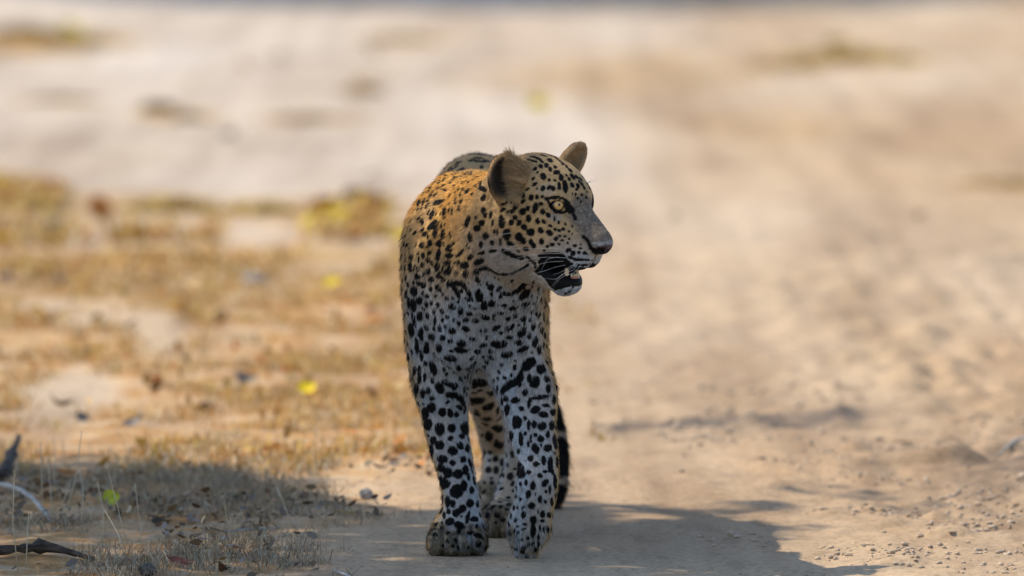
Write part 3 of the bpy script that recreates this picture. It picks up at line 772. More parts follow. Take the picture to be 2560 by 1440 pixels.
for i, sn in zip(cand, seen):
    p, n = BV[i], BN[i]
    l = hd[i]
    head = np.linalg.norm(l) < 0.20 and p[1] < -0.02
    if head and (l[0] > 0.02 or l[1] > 0): continue
    if sn:                                                # a small fleck where a gap was left
        R0 = rng.uniform(0.0034, 0.0068)
        if p[2] < 0.012 or near(p, R0 + 0.0022): continue
        put(p, R0)
        t1 = np.cross(n, (0.2, 0.9, 0.3)); t1 /= np.linalg.norm(t1); t2 = np.cross(n, t1)
        a = rng.normal(1.57, .6); u = t1 * math.cos(a) + t2 * math.sin(a)
        SPOT.append((p, u * R0, np.cross(n, u) * R0 * 0.7, n))
        continue
    torso = p[2] > 0.34 and p[1] > 0.12
    if p[1] > 0.9 and p[2] < 0.55: continue              # tail is ringed instead
    if torso:
        R0 = 0.0125 if p[1] < 0.25 else rng.uniform(0.017, 0.022)
    else:
        R0 = rng.uniform(0.006, 0.010)
    if near(p, R0 + 0.0035): continue
    put(p, R0)
    t1 = np.cross(n, (0.2, 0.9, 0.3)); t1 /= np.linalg.norm(t1); t2 = np.cross(n, t1)
    if torso and R0 > 0.013:                              # a rosette: a broken ring of blotches
        m = rng.integers(3, 6); a0 = rng.uniform(0, 6.28)
        for j in range(m):
            a = a0 + 6.28 * j / m + rng.uniform(-.25, .25)
            c = p + (t1 * math.cos(a) + t2 * math.sin(a)) * R0 * rng.uniform(.60, .75)
            u = -t1 * math.sin(a) + t2 * math.cos(a); w_ = np.cross(n, u)
            SPOT.append((c, u * R0 * rng.uniform(.40, .55), w_ * R0 * rng.uniform(.34, .46), n))
    else:
        a = rng.normal(1.57, .5)
        u = t1 * math.cos(a) + t2 * math.sin(a); w_ = np.cross(n, u)
        k_ = rng.uniform(.75, 1.0)
        SPOT.append((p, u * R0 * 0.85, w_ * R0 * 0.62 * k_, n))

def spot_mask(p, nrm):
    """1 inside a dark mark, 0 outside; edges wobble a little"""
    wob = (vnoise(p, 170.0) - 0.5) * 0.55 + (vnoise(p, 420.0) - 0.5) * 0.35
    m = np.zeros(len(p))
    order = np.argsort(p[:, 1]); py = p[order, 1]
    for loc, e1, e2, nor in SPOT:
        rad = max(np.linalg.norm(e1), np.linalg.norm(e2)) * 1.5 + 0.002
        i0, i1 = np.searchsorted(py, (loc[1] - rad, loc[1] + rad))
        if i1 <= i0: continue
        ix = order[i0:i1]
        d = p[ix] - loc
        s = (np.abs(d[:, 0]) < rad) & (np.abs(d[:, 2]) < rad)
        ix = ix[s]; d = d[s]
        if not len(ix): continue
        A = np.stack([e1, e2], 1)
        q = d @ np.linalg.pinv(A).T
        rr = np.sqrt((q ** 2).sum(1))
        ok = (nrm[ix] @ nor) > -0.1
        small = math.sqrt(np.linalg.norm(e1) * np.linalg.norm(e2))
        val = sstep(1.22, 1.04, rr + wob[ix] * 0.55) * ok
        m[ix] = np.maximum(m[ix], val)
    for a, b, r_ in CAPS:
        i0, i1 = np.searchsorted(py, (min(a[1], b[1]) - r_ * 2, max(a[1], b[1]) + r_ * 2))
        ix = order[i0:i1]
        if not len(ix): continue
        ab = b - a; pa = p[ix] - a
        h = np.clip(pa @ ab / (ab @ ab + 1e-12), 0, 1)
        dd = np.linalg.norm(pa - h[:, None] * ab, axis=1) / r_
        m[ix] = np.maximum(m[ix], sstep(1.12, 0.9, dd + wob[ix] * 0.5))
    return m

def pix(p):
    d = p - CAM
    z = d @ FWD
    return 1280 + F_PX * d[:, 0] / z, 720 - F_PX * (d @ UPV) / z
def in_poly(x, y, poly):
    ins = np.zeros(len(x), bool)
    n = len(poly)
    for i in range(n):
        (x1, y1), (x2, y2) = poly[i], poly[(i + 1) % n]
        c = ((y1 > y) != (y2 > y)) & (x < (x2 - x1) * (y - y1) / ((y2 - y1) if y2 != y1 else 1e-9) + x1)
        ins ^= c
    return ins
_pa = lambda *q: [(1180 + q[i] / 3.13, 320 + q[i + 1] / 3.13) for i in range(0, len(q), 2)]
NOSTRIL = _pa(905, 890, 935, 925, 965, 942, 1000, 932, 1032, 945, 1042, 975, 1012, 1012, 985, 1003, 948, 982, 915, 945)
NOSE = _pa(950, 935, 1000, 922, 1060, 915, 1112, 902, 1116, 930, 1062, 990, 1010, 1022, 984, 1006, 958, 962)
NBAND = _pa(930, 905, 1000, 922, 1112, 900, 1100, 876, 1010, 893, 945, 893)
MOUTH = [(1344, 652), (1360, 638), (1392, 636), (1412, 648), (1422, 660), (1432, 672), (1447, 679), (1475, 681), (1488, 690), (1470, 700), (1455, 700), (1451, 716), (1424, 717), (1388, 727), (1372, 714), (1352, 684)]
PAW0, PAW1, PAW2 = P(1143, 1393, 0.0), P(1228, 1290, 0.85), P(1249, 1347, 0.37)
TAILP = np.array([t[0] for t in TAIL])

OCHRE = np.array([0.55, 0.29, 0.07]); BUFF = np.array([0.43, 0.28, 0.13]); WHITE = np.array([0.355, 0.37, 0.39]); GREYB = np.array([0.135, 0.115, 0.098])
TAN = np.array([0.38, 0.235, 0.115]); BLACK = np.array([0.006, 0.0055, 0.0055]); PINK = np.array([0.10, 0.072, 0.075])
def mixc(c, d, w): return c + (d - c) * w[:, None]
def coat(p, nrm):
    """albedo, hair length and hair-free mask at surface points"""
    n = len(p)
    l = (p - HO) @ HM.T
    r_head = np.linalg.norm(l, axis=1)
    head = sstep(0.02, -0.05, p[:, 1]) * sstep(0.155, 0.128, np.linalg.norm(l - np.array([0.03, 0, -0.05]), axis=1))
    col = np.tile(BUFF, (n, 1))
    # ochre coat, painted fuller where the nape is sunlit, duller on the shaded flank
    nz_ = (vnoise(p, 14.0, 5.) - 0.5) * 0.08
    fl = sstep(0.10, 0.35, p[:, 1]) * sstep(0.30, 0.48, p[:, 2] + nz_) * 0.18 * sstep(0.75, 0.55, p[:, 1])
    nape = sstep(0.505, 0.61, p[:, 2] + nz_) * sstep(0.55, 0.35, p[:, 1]) * (1 - head)
    col = mixc(col, OCHRE, np.clip(np.maximum(fl, nape), 0, 1))
    hind_ = sstep(0.30, 0.40, p[:, 1]) * sstep(0.42, 0.32, p[:, 2])
    col = mixc(col, 0.5 * (BUFF + WHITE), hind_ * 0.75)
    # pale breast, belly, inner legs
    front = sstep(-0.2, -0.75, nrm[:, 1]) * sstep(0.50, 0.40, p[:, 2]) * sstep(0.2, 0.1, p[:, 1])
    belly = sstep(0.0, -0.7, nrm[:, 2]) * sstep(0.20, 0.28, p[:, 2])
    inner = sstep(0.20, 0.75, np.where(p[:, 0] < -0.045, nrm[:, 0], -nrm[:, 0])) * sstep(0.40, 0.28, p[:, 2])
    col = mixc(col, WHITE, np.clip(front * 0.75 + belly * 0.9 + inner * 0.7, 0, 1) * (1 - head))
    thr = sstep(0.045, 0.0, np.abs(p[:, 2] - 0.475)) * sstep(0.02, 0.06, p[:, 0]) * sstep(-0.02, -0.06, p[:, 1]) * (1 - head)
    col = mixc(col, 0.6 * OCHRE + 0.4 * BUFF, thr * 0.6)  # warm bounce light under the jaw, painted into the throat colour
    # face
    fc = mixc(np.tile(BUFF * np.array([0.95, 0.98, 1.05]), (n, 1)), WHITE, sstep(-0.055, -0.10, l[:, 2]) * 0.55)
    br_a, br_b = np.array([0.082, 0, -0.036]), np.array([0.128, 0, -0.074])
    ab = br_b - br_a; la = np.stack([l[:, 0], np.abs(l[:, 1]) * 0.95, l[:, 2]], 1)
    h = np.clip((la - br_a) @ ab / (ab @ ab), 0, 1)
    db = np.linalg.norm(la - br_a - h[:, None] * ab, axis=1)
    fc = mixc(fc, GREYB, sstep(0.036, 0.024, db) * sstep(0.055, 0.085, l[:, 0]) * 0.85)
    under = np.linalg.norm((np.stack([l[:, 0], np.abs(l[:, 1]), l[:, 2]], 1) - np.array([0.060, 0.036, -0.040])) * np.array([1, 1, 1.6]), axis=1)
    fc = mixc(fc, WHITE, sstep(0.020, 0.010, under) * 0.6)
    over = np.linalg.norm((np.stack([l[:, 0], np.abs(l[:, 1]), l[:, 2]], 1) - np.array([0.050, 0.040, 0.002])) * np.array([1, 1, 1.6]), axis=1)
    fc = mixc(fc, WHITE, sstep(0.024, 0.012, over) * 0.25)
    chin = sstep(-0.138, -0.146, l[:, 2]) * sstep(0.03, 0.045, l[:, 0])
    fc = mixc(fc, WHITE * 1.05, chin)
    pad = np.linalg.norm((np.stack([l[:, 0], np.abs(l[:, 1]), l[:, 2]], 1) - np.array([0.09, 0.02, -0.118])) * np.array([0.8, 1, 1.3]), axis=1)
    fc = mixc(fc, WHITE * 0.98, sstep(0.034, 0.02, pad) * 0.75)
    warm = np.linalg.norm((np.stack([l[:, 0], np.abs(l[:, 1]), l[:, 2]], 1) - np.array([0.03, 0.06, -0.065])) * np.array([1, .6, 1]), axis=1)
    fc = mixc(fc, 0.5 * OCHRE + 0.5 * BUFF, sstep(0.05, 0.02, warm) * 0.45)
    col = mixc(col, fc, head)
    pw_ = sstep(0.066, 0.05, p[:, 2]) * (p[:, 0] < 0.005)
    col = mixc(col, np.array([0.30, 0.235, 0.145]), pw_ * sstep(0.30, 0.6, fbm(p, 60., 2, 2.)) * 0.8)
    for wx_, wy_, sp_ in ((PAW0, 0.036, 0.0345), (PAW1, 0.034, 0.028), (PAW2, 0.034, 0.028)):
        dx_ = p[:, 0] - wx_[0]; yy_ = p[:, 1] - wx_[1]
        g_ = np.minimum(np.abs(dx_), np.abs(np.abs(dx_) - sp_ * 0.667))
        m_ = sstep(0.0032, 0.0012, g_) * (yy_ < wy_) * (yy_ > -0.03) * (np.abs(dx_) < 0.045) * (p[:, 2] < 0.05)
        col = mixc(col, BLACK * 2, m_ * 0.45)  # shade in the clefts between the toes, painted as dark lines
    earm = np.zeros(n)
    # ears
    for c, en, up, ac in EARS:
        q = p - c
        e = np.stack([q @ ac, q @ en, q @ up], 1)
        ins = np.sqrt((e[:, 0] / 0.041) ** 2 + (e[:, 1] / 0.024) ** 2 + (e[:, 2] / 0.051) ** 2)
        em = sstep(1.25, 1.0, ins) * sstep(-0.036, -0.015, e[:, 2])
        inner_ = sstep(-0.3, 0.2, nrm @ en)
        back_c = np.where(((e[:, 2] > 0.022) | (e[:, 2] < -0.02))[:, None], BLACK * 1.5, TAN * 0.9)
        ecol = mixc(back_c, np.tile(TAN, (n, 1)), inner_)
        er_ = np.sqrt((e[:, 0] / 0.036) ** 2 + (e[:, 2] / 0.047) ** 2)
        ecol = mixc(ecol, np.tile(BLACK * 2, (n, 1)), sstep(0.027, 0.031, e[:, 0]) * sstep(0.02, 0.0, e[:, 2]))
        ecol = mixc(ecol, np.tile(np.array([0.035, 0.026, 0.02]), (n, 1)), inner_ * sstep(0.90, 0.74, er_) * sstep(-0.020, -0.008, e[:, 0]) * (1.0 if c is EARS[0][0] else 0.25))  # self-shadow of the ear hollow painted in, mostly on the near ear
        col = mixc(col, ecol, em); earm = np.maximum(earm, em)
    # tail: ringed
    dt_ = np.full(n, 1.0); far_ = p[:, 1] > 0.9; dt_[far_] = 0.2
    for a_, b_ in zip(TAILP[1:-1], TAILP[2:]):
        ab_ = b_ - a_; pa_ = p[far_] - a_
        h_ = np.clip(pa_ @ ab_ / (ab_ @ ab_), 0, 1)
        dt_[far_] = np.minimum(dt_[far_], np.linalg.norm(pa_ - h_[:, None] * ab_, axis=1))
    tm = sstep(0.034, 0.027, dt_) * far_
    m = spot_mask(p, nrm)
    ringz = np.sin(p[:, 2] * 2 * np.pi / 0.075 + (vnoise(p, 60.) - .5) * 1.6 + 0.6)
    tring = sstep(-0.90, -0.72, ringz) * tm * sstep(0.50, 0.42, p[:, 2])
    tlow = tm * sstep(0.105, 0.09, p[:, 2])
    paw = sstep(0.062, 0.045, p[:, 2]) * sstep(0.47, 0.55, fbm(p * np.array([1.0, 0.4, 0.45]), 190.0, 2, 4.)) * (p[:, 0] < 0.005)
    m = np.maximum(m, paw * 0.45) * (1 - earm)
    m = np.maximum(m * (1 - tm), np.maximum(tring, tlow * sstep(-.75, -.5, ringz)))
    grain = 0.80 + 0.4 * vnoise(p, 300.0)[:, None]
    grain = grain * (1 + (vnoise(p, 520.0, 3.) - 0.5)[:, None] * 1.1 * (sstep(0.04, 0.025, db) * head * (l[:, 0] > 0.05))[:, None])
    col = mixc(col * grain, np.tile(BLACK, (n, 1)), m)
    # bare skin: mouth, lips, nose leather
    near_head = r_head < 0.2
    mp = HO + (l * np.array([1, 1, 1]))[:, 0:1] * HF + np.abs(l[:, 1:2]) * HR + l[:, 2:3] * HU
    mx, my = pix(mp)
    mouth = in_poly(mx, my, MOUTH) & near_head & (l[:, 0] > 0.0) & (np.abs(l[:, 1]) < 0.06) & (l[:, 2] < -0.09)
    inside = near_head & (l[:, 2] < -0.118) & (l[:, 2] > -0.150) & (l[:, 0] > 0.02) & (l[:, 0] < 0.105) & (np.abs(l[:, 1]) < 0.016)
    muz = near_head & (l[:, 0] > 0.10) & (l[:, 2] > -0.115)
    nostril = muz & in_poly(mx, my, NOSTRIL)
    nose = muz & in_poly(mx, my, NOSE) & ~nostril
    nb_ = muz & in_poly(mx, my, NBAND) & ~nose & ~nostril
    col[nb_] = np.array([0.30, 0.28, 0.27]) * grain[nb_]
    gap = np.zeros(n, bool); hi_ = np.nonzero(near_head & (l[:, 2] < -0.10))[0]
    for pr in GAP: gap[hi_] |= prim_d(pr, p[hi_]) < 0.0065
    gap &= l[:, 0] < 0.112
    inside |= gap
    bare = mouth | inside | nose | nostril
    col[mouth | inside] = BLACK * 0.9
    if nose.any():
        col[nose] = PINK * (0.8 + 0.4 * vnoise(p[nose], 500.)[:, None])
    col[nostril] = BLACK * 0.5
    slit = near_head & (np.abs(l[:, 1]) < 0.0013) & (l[:, 0] > 0.10) & (l[:, 2] < -0.094) & (l[:, 2] > -0.131)
    col[slit] = BLACK
    bare |= slit
    for c, out, s in EYES:
        de = np.linalg.norm(p - c, axis=1)
        k = (de < EYE_R + 0.0031) & (((p - c) @ out) > 0.004)
        col[k] = BLACK; bare |= k
    # hair length
    L = np.full(n, 0.0062)
    L = L - 0.0006 * front + 0.003 * belly * (p[:, 1] > 0.15)
    L = np.where(p[:, 2] < 0.26, 0.0040, L)
    L = np.where(p[:, 2] < 0.055, 0.0062, L)
    L = L * (1 - head) + head * (0.0028 + 0.0032 * sstep(0.07, -0.02, l[:, 0]) + 0.002 * chin)
    L = L + 0.006 * tm
    L = np.where(bare, 0, L)
    return np.clip(col, 0, 1), L, bare, head
# ------------------------------------------------------------------ LEOPARD: objects
leopard = bpy.data.objects.new("leopard", None)
link(leopard)
leopard.location = (0, 0, 0)
tag(leopard, "spotted leopard walking towards the viewer, head turned to its left, mouth slightly open", "leopard")

bcol, bL, bbare, bhead = coat(BV, BN)
me = np_mesh("body", BV, BF)
at = me.attributes.new("coat", 'FLOAT_COLOR', 'POINT')
at.data.foreach_set("color", np.concatenate([bcol, np.ones((len(bcol), 1))], 1).astype(np.float32).ravel())
at2 = me.attributes.new("bare", 'FLOAT', 'POINT')
at2.data.foreach_set("value", bbare.astype(np.float32))
skin, nt, b = new_mat("leopard_skin")
a = nt.nodes.new("ShaderNodeAttribute"); a.attribute_name = "coat"
a2 = nt.nodes.new("ShaderNodeAttribute"); a2.attribute_name = "bare"
nt.links.new(a.outputs["Color"], b.inputs["Base Color"])
mr = nt.nodes.new("ShaderNodeMapRange"); mr.inputs[3].default_value = 0.85; mr.inputs[4].default_value = 0.55
nt.links.new(a2.outputs["Fac"], mr.inputs[0]); nt.links.new(mr.outputs[0], b.inputs["Roughness"])
nz = nt.nodes.new("ShaderNodeTexNoise"); nz.inputs["Scale"].default_value = 700; nz.inputs["Detail"].default_value = 2
tc = nt.nodes.new("ShaderNodeTexCoord"); nt.links.new(tc.outputs["Object"], nz.inputs["Vector"])
bp = nt.nodes.new("ShaderNodeBump"); bp.inputs["Strength"].default_value = 0.35; bp.inputs["Distance"].default_value = 0.001
nt.links.new(nz.outputs[0], bp.inputs["Height"]); nt.links.new(bp.outputs[0], b.inputs["Normal"])
set_in(b, spec=0.12)
me.materials.append(skin)
body = link(bpy.data.objects.new("body", me), leopard)

# ---- fur: hair strands rooted on the body, combed along the coat's lie
def comb(p, nrm):
    w = np.zeros(len(p)); v = np.zeros((len(p), 3))
    for pr in PRIMS:
        if pr[3] < 0: continue
        lo_, hi_ = prim_box(pr, 0.02)
        m = np.all((p > lo_) & (p < hi_), axis=1)
        if not m.any(): continue
        d = np.abs(prim_d(pr, p[m]))
        ww = np.exp(-d / 0.006)
        w[m] += ww; v[m] += ww[:, None] * pr[4]
    v = v / np.maximum(w, 1e-9)[:, None]
    v = v - nrm * np.einsum('ij,ij->i', v, nrm)[:, None]
    return v / (np.linalg.norm(v, axis=1, keepdims=True) + 1e-6)
fa = 0.5 * np.linalg.norm(np.cross(BV[BF[:, 2]] - BV[BF[:, 0]], BV[BF[:, 3]] - BV[BF[:, 1]]), axis=1)
fc = BV[BF].mean(1); fn = BN[BF].mean(1)
den = np.ones(len(BF))
fh = bhead[BF].mean(1)
den *= 1 + 2.2 * fh
away = np.einsum('ij,ij->i', fn, toc[BF[:, 0]])
den *= np.where(away < -0.25, 0.35, 1.0)
den *= np.where(fc[:, 1] > 0.45, 0.55, 1.0)
den *= np.where(bL[BF].min(1) <= 0, 0.0, 1.0)
c, en, up, ac = EARS[0]
fe = fc - c
den *= np.where((np.sqrt(((fe @ ac) / 0.038) ** 2 + ((fe @ up) / 0.049) ** 2) < 0.9) & (np.abs(fe @ en) < 0.024) & (fn @ en > 0.3), 3.0, 1.0)
NH = 520000
pick = rng.choice(len(BF), NH, p=fa * den / (fa * den).sum())
u, v = rng.random((2, NH))
q = BV[BF[pick]]
roots = (q[:, 0] * ((1 - u) * (1 - v))[:, None] + q[:, 1] * (u * (1 - v))[:, None] + q[:, 2] * (u * v)[:, None] + q[:, 3] * ((1 - u) * v)[:, None])
qn = BN[BF[pick]]
rn = qn.mean(1); rn /= np.linalg.norm(rn, axis=1, keepdims=True)
hvi = BF[pick, 0]
hL, hhead = bL[hvi], bhead[hvi]
keep = hL > 0
roots, rn, hL, hhead = roots[keep], rn[keep], hL[keep], hhead[keep]
NH = len(roots)
lie = comb(roots, rn)
clump = np.stack([vnoise(roots, 90., s_) - 0.5 for s_ in (3., 31., 57.)], 1)
lie = lie + clump * 0.7 + rng.normal(0, 0.16, (NH, 3))
lie -= rn * np.einsum('ij,ij->i', lie, rn)[:, None]
lie /= np.linalg.norm(lie, axis=1, keepdims=True) + 1e-6
hcol = coat(roots + lie * (hL * rng.uniform(0.25, 0.75, NH))[:, None] + rng.normal(0, 0.0004, (NH, 3)), rn)[0]
earhair = np.zeros(NH)
for c, en, up, ac in EARS:
    qv = roots - c
    e = np.stack([qv @ ac, qv @ en, qv @ up], 1)
    er = np.sqrt((e[:, 0] / 0.038) ** 2 + (e[:, 2] / 0.049) ** 2)
    onear = (er < 1.15) & (np.abs(e[:, 1]) < 0.024)
    hL = np.where(onear, 0.0030 + 0.0045 * sstep(0.80, 1.0, er), hL)
    sg = 1.0 if en @ (CAM - c) > 0.5 else -1.0
    ie = onear & (c is EARS[0][0]) & (er < 0.92) & (rn @ en > 0.2) & (e[:, 0] < -0.006)
    earhair = np.maximum(earhair, ie * (0.4 + 0.6 * sstep(0.0, -0.02, e[:, 0])))
    lie = np.where(ie[:, None], 0.75 * ac + 0.5 * up + 0.35 * rng.normal(0, 1, (NH, 3)), lie)
Lh = hL * rng.uniform(0.65, 1.25, NH)
guard = rng.random(NH) < 0.06
Lh = np.where(guard & (hhead < 0.5), Lh * 1.9, Lh)
Lh = np.where(earhair > 0, rng.uniform(0.006, 0.020, NH) * earhair, Lh)
rise = np.where(guard, 0.50, 0.30) + rng.normal(0, 0.07, NH) + (vnoise(roots, 60., 9.) - .5) * 0.25
rise = np.where(earhair > 0, 0.45, np.clip(rise + 0.15 * (roots[:, 2] < 0.055), 0.12, 0.8))[:, None]
K = 5
ts = np.linspace(0, 1, K)
pts = np.empty((NH, K, 3))
for j, t in enumerate(ts):
    up_ = rise * t - 0.10 * t * t
    al_ = np.sqrt(np.maximum(1 - rise ** 2, 0.05)) * (t ** 1.15)
    pts[:, j] = roots - rn * 0.0006 + Lh[:, None] * (rn * up_ + lie * al_ - np.array([0, 0, 0.14]) * t * t)
fur = bpy.data.hair_curves.new("fur")
fur.add_curves([K] * NH)
fur.attributes["position"].data.foreach_set("vector", pts.astype(np.float32).ravel())
ra = fur.attributes.get("radius") or fur.attributes.new("radius", 'FLOAT', 'POINT')
wid = np.where(hhead > 0.5, 0.00030, 0.00040)[:, None] * np.array([1.0, 0.95, 0.8, 0.55, 0.15])[None]
ra.data.foreach_set("value", wid.astype(np.float32).ravel())
ca = fur.attributes.new("coat", 'FLOAT_COLOR', 'CURVE')
hcol = np.where(earhair[:, None] > 0, hcol * 0.35 + np.array([0.50, 0.36, 0.21]) * 0.65, hcol)
tone = 0.55 + 0.9 * fbm(roots * np.array([1.0, 1.0, 0.6]), 260., 2, 6.)
hc = np.clip(hcol * rng.uniform(0.70, 1.30, (NH, 1)) * tone[:, None], 0, 1)
ca.data.foreach_set("color", np.concatenate([hc, np.ones((NH, 1))], 1).astype(np.float32).ravel())
furm, nt, b = new_mat("leopard_fur")
a = nt.nodes.new("ShaderNodeAttribute"); a.attribute_name = "coat"
nt.links.new(a.outputs["Color"], b.inputs["Base Color"])
set_in(b, rough=0.6, spec=0.08)
fur.materials.append(furm)
fo = link(bpy.data.objects.new("fur", fur), leopard)

# ---- eyes
def sphere(name, c, r, mat, parent, axis=None, seg=48, scale=(1, 1, 1)):
    bm = bmesh.new()
    bmesh.ops.create_uvsphere(bm, u_segments=seg, v_segments=seg // 2, radius=1.0)
    me_ = bpy.data.meshes.new(name); bm.to_mesh(me_); bm.free()
    me_.polygons.foreach_set("use_smooth", np.ones(len(me_.polygons), bool))
    me_.materials.append(mat)
    o = link(bpy.data.objects.new(name, me_), parent)
    o.location = c; o.scale = (r * scale[0], r * scale[1], r * scale[2])
    if axis is not None:
        o.rotation_euler = Vector(axis).to_track_quat('Z', 'Y').to_euler()
    return o
eyem, nt, b = new_mat("leopard_eye")
tc = nt.nodes.new("ShaderNodeTexCoord"); sx = nt.nodes.new("ShaderNodeSeparateXYZ"); nt.links.new(tc.outputs["Object"], sx.inputs[0])
ac_ = nt.nodes.new("ShaderNodeMath"); ac_.operation = 'ARCCOSINE'; nt.links.new(sx.outputs[2], ac_.inputs[0])
cr = nt.nodes.new("ShaderNodeValToRGB"); nt.links.new(ac_.outputs[0], cr.inputs[0])
el = cr.color_ramp.elements
el[0].position = 0.0; el[0].color = (0.74, 0.44, 0.13, 1)
el[1].position = 0.52; el[1].color = (0.62, 0.35, 0.10, 1)
for pos, c_ in ((0.30, (0.80, 0.50, 0.17, 1)), (0.60, (0.16, 0.08, 0.03, 1)), (0.66, (0.012, 0.010, 0.010, 1)), (1.0, (0.02, 0.016, 0.015, 1))):
    x_ = el.new(pos); x_.color = c_
wv = nt.nodes.new("ShaderNodeTexNoise"); wv.inputs["Scale"].default_value = 9.0; wv.inputs["Detail"].default_value = 4
nt.links.new(tc.outputs["Object"], wv.inputs["Vector"])
mx_ = nt.nodes.new("ShaderNodeMix"); mx_.data_type = 'RGBA'; mx_.blend_type = 'MULTIPLY'; mx_.inputs[0].default_value = 0.45
nt.links.new(cr.outputs[0], mx_.inputs[6]); nt.links.new(wv.outputs["Color"], mx_.inputs[7])
nt.links.new(mx_.outputs[2], b.inputs["Base Color"])
set_in(b, rough=0.12, spec=0.5, coat=0.6)
blackm, nt, b = new_mat("pupil_black"); set_in(b, col=(0.004, 0.004, 0.005), rough=0.1)
for c, out, s in EYES:
    gaze = (CAM - c) / np.linalg.norm(CAM - c) + np.array([0.10, 0, 0.02]) if s > 0 else hv(0.75, -0.6, 0)
    gaze = gaze / np.linalg.norm(gaze)
    e = sphere("eye", c, EYE_R, eyem, leopard, gaze)
    pu = sphere("pupil", (0, 0, 0.985), 0.15, blackm, e, None, 16, (1, 1, 0.16))

# ---- teeth, gums, tongue
bone, nt, b = new_mat("tooth_enamel"); set_in(b, col=(0.62, 0.50, 0.33), rough=0.3, sss=0.0)
gumm, nt, b = new_mat("gum_pink"); set_in(b, col=(0.50, 0.20, 0.17), rough=0.35)
tongm, nt, b = new_mat("tongue_pink"); set_in(b, col=(0.42, 0.17, 0.15), rough=0.5)
def tooth(name, base, tip, r):
    base, tip = np.array(base), np.array(tip)
    ax = tip - base; n1 = np.cross(ax, (0.3, 0.5, 0.8)); n1 /= np.linalg.norm(n1); n2 = np.cross(ax, n1); n2 /= np.linalg.norm(n2)
    V, Fc = [], []
    S, T = 10, 7
    for j in range(T):
        t = j / (T - 1)
        rr = r * (1 - t ** 2.2) ** 0.6 + 0.0002
        bend = n2 * 0.12 * np.linalg.norm(ax) * t * t
        for i in range(S):
            a_ = 2 * math.pi * i / S
            V.append(base + ax * t + bend + rr * (n1 * math.cos(a_) + n2 * math.sin(a_)))
    for j in range(T - 1):
        for i in range(S):
            Fc.append((j * S + i, j * S + (i + 1) % S, (j + 1) * S + (i + 1) % S, (j + 1) * S + i))
    Fc.append(tuple((T - 1) * S + i for i in range(S)))
    return mesh_obj(name, V, Fc, bone, leopard)
for s in (1, -1):
    tooth("canine_tooth", H(0.060, 0.0125 * s, -0.139), H(0.063, 0.0130 * s, -0.1225), 0.0036)
for i in range(6):
    t = (i - 2.5) / 2.5
    tooth("incisor_tooth", H(0.0715 - 0.004 * t * t, 0.0085 * t, -0.140), H(0.0725 - 0.004 * t * t, 0.0085 * t, -0.1350), 0.0017)
sphere("gum", H(0.063, 0, -0.1425), 1.0, gumm, leopard, HU, 24, (0.010, 0.013, 0.0042))
sphere("tongue", H(0.050, 0, -0.1375), 1.0, tongm, leopard, HU, 24, (0.016, 0.010, 0.0040))

# ---- whiskers: long pale bristles, one strand each
whm, nt, b = new_mat("whisker"); set_in(b, col=(0.80, 0.78, 0.72), rough=0.4)
def whisker(pts_, r0=0.00024, name="whisker"):
    """tube through points, tapering to its tip"""
    pts_ = np.array(pts_, float); n = len(pts_)
    V, Fc = [], []
    for j in range(n):
        t = pts_[min(j + 1, n - 1)] - pts_[max(j - 1, 0)]
        t /= np.linalg.norm(t)
        a_ = np.cross(t, (0.2, 0.1, 0.97)); a_ /= np.linalg.norm(a_); b_ = np.cross(t, a_)
        r = r0 * (1 - 0.8 * j / (n - 1))
        for i in range(4):
            g = math.pi / 2 * i
            V.append(pts_[j] + r * (a_ * math.cos(g) + b_ * math.sin(g)))
    for j in range(n - 1):
        for i in range(4):
            Fc.append((4 * j + i, 4 * j + (i + 1) % 4, 4 * j + 4 + (i + 1) % 4, 4 * j + 4 + i))
    Fc.append((0, 1, 2, 3)); Fc.append(tuple(4 * n - 4 + i for i in range(4)))
    return mesh_obj(name, V, Fc, whm, leopard)
# root, bend and tip as seen in the head enlargement; the strand bows out from the cheek
WH = [(705, 983, 560, 985, 430, 1000, 60, 1095), (740, 1018, 560, 1012, 400, 1040, 145, 1118), (715, 1045, 600, 1050, 480, 1080, 250, 1158), (765, 1020, 640, 1022, 500, 1030, 340, 1055),
      (700, 948, 560, 942, 380, 945, 145, 940), (730, 1075, 650, 1090, 560, 1120, 380, 1170), (840, 1040, 760, 1090, 690, 1130, 632, 1148), (825, 1065, 740, 1120, 660, 1180, 555, 1175),
      (800, 1075, 720, 1100, 640, 1140, 555, 1175), (845, 1045, 790, 1110, 700, 1150, 622, 1240), (850, 1075, 800, 1130, 700, 1170, 635, 1245), (862, 1078, 840, 1110, 800, 1150, 752, 1208),
      (320, 818, 230, 835, 150, 870, 70, 935), (360, 912, 300, 935, 230, 975, 140, 1005), (680, 1010, 590, 1030, 560, 1080, 535, 1125), (855, 1050, 800, 1110, 770, 1150, 690, 1225)]
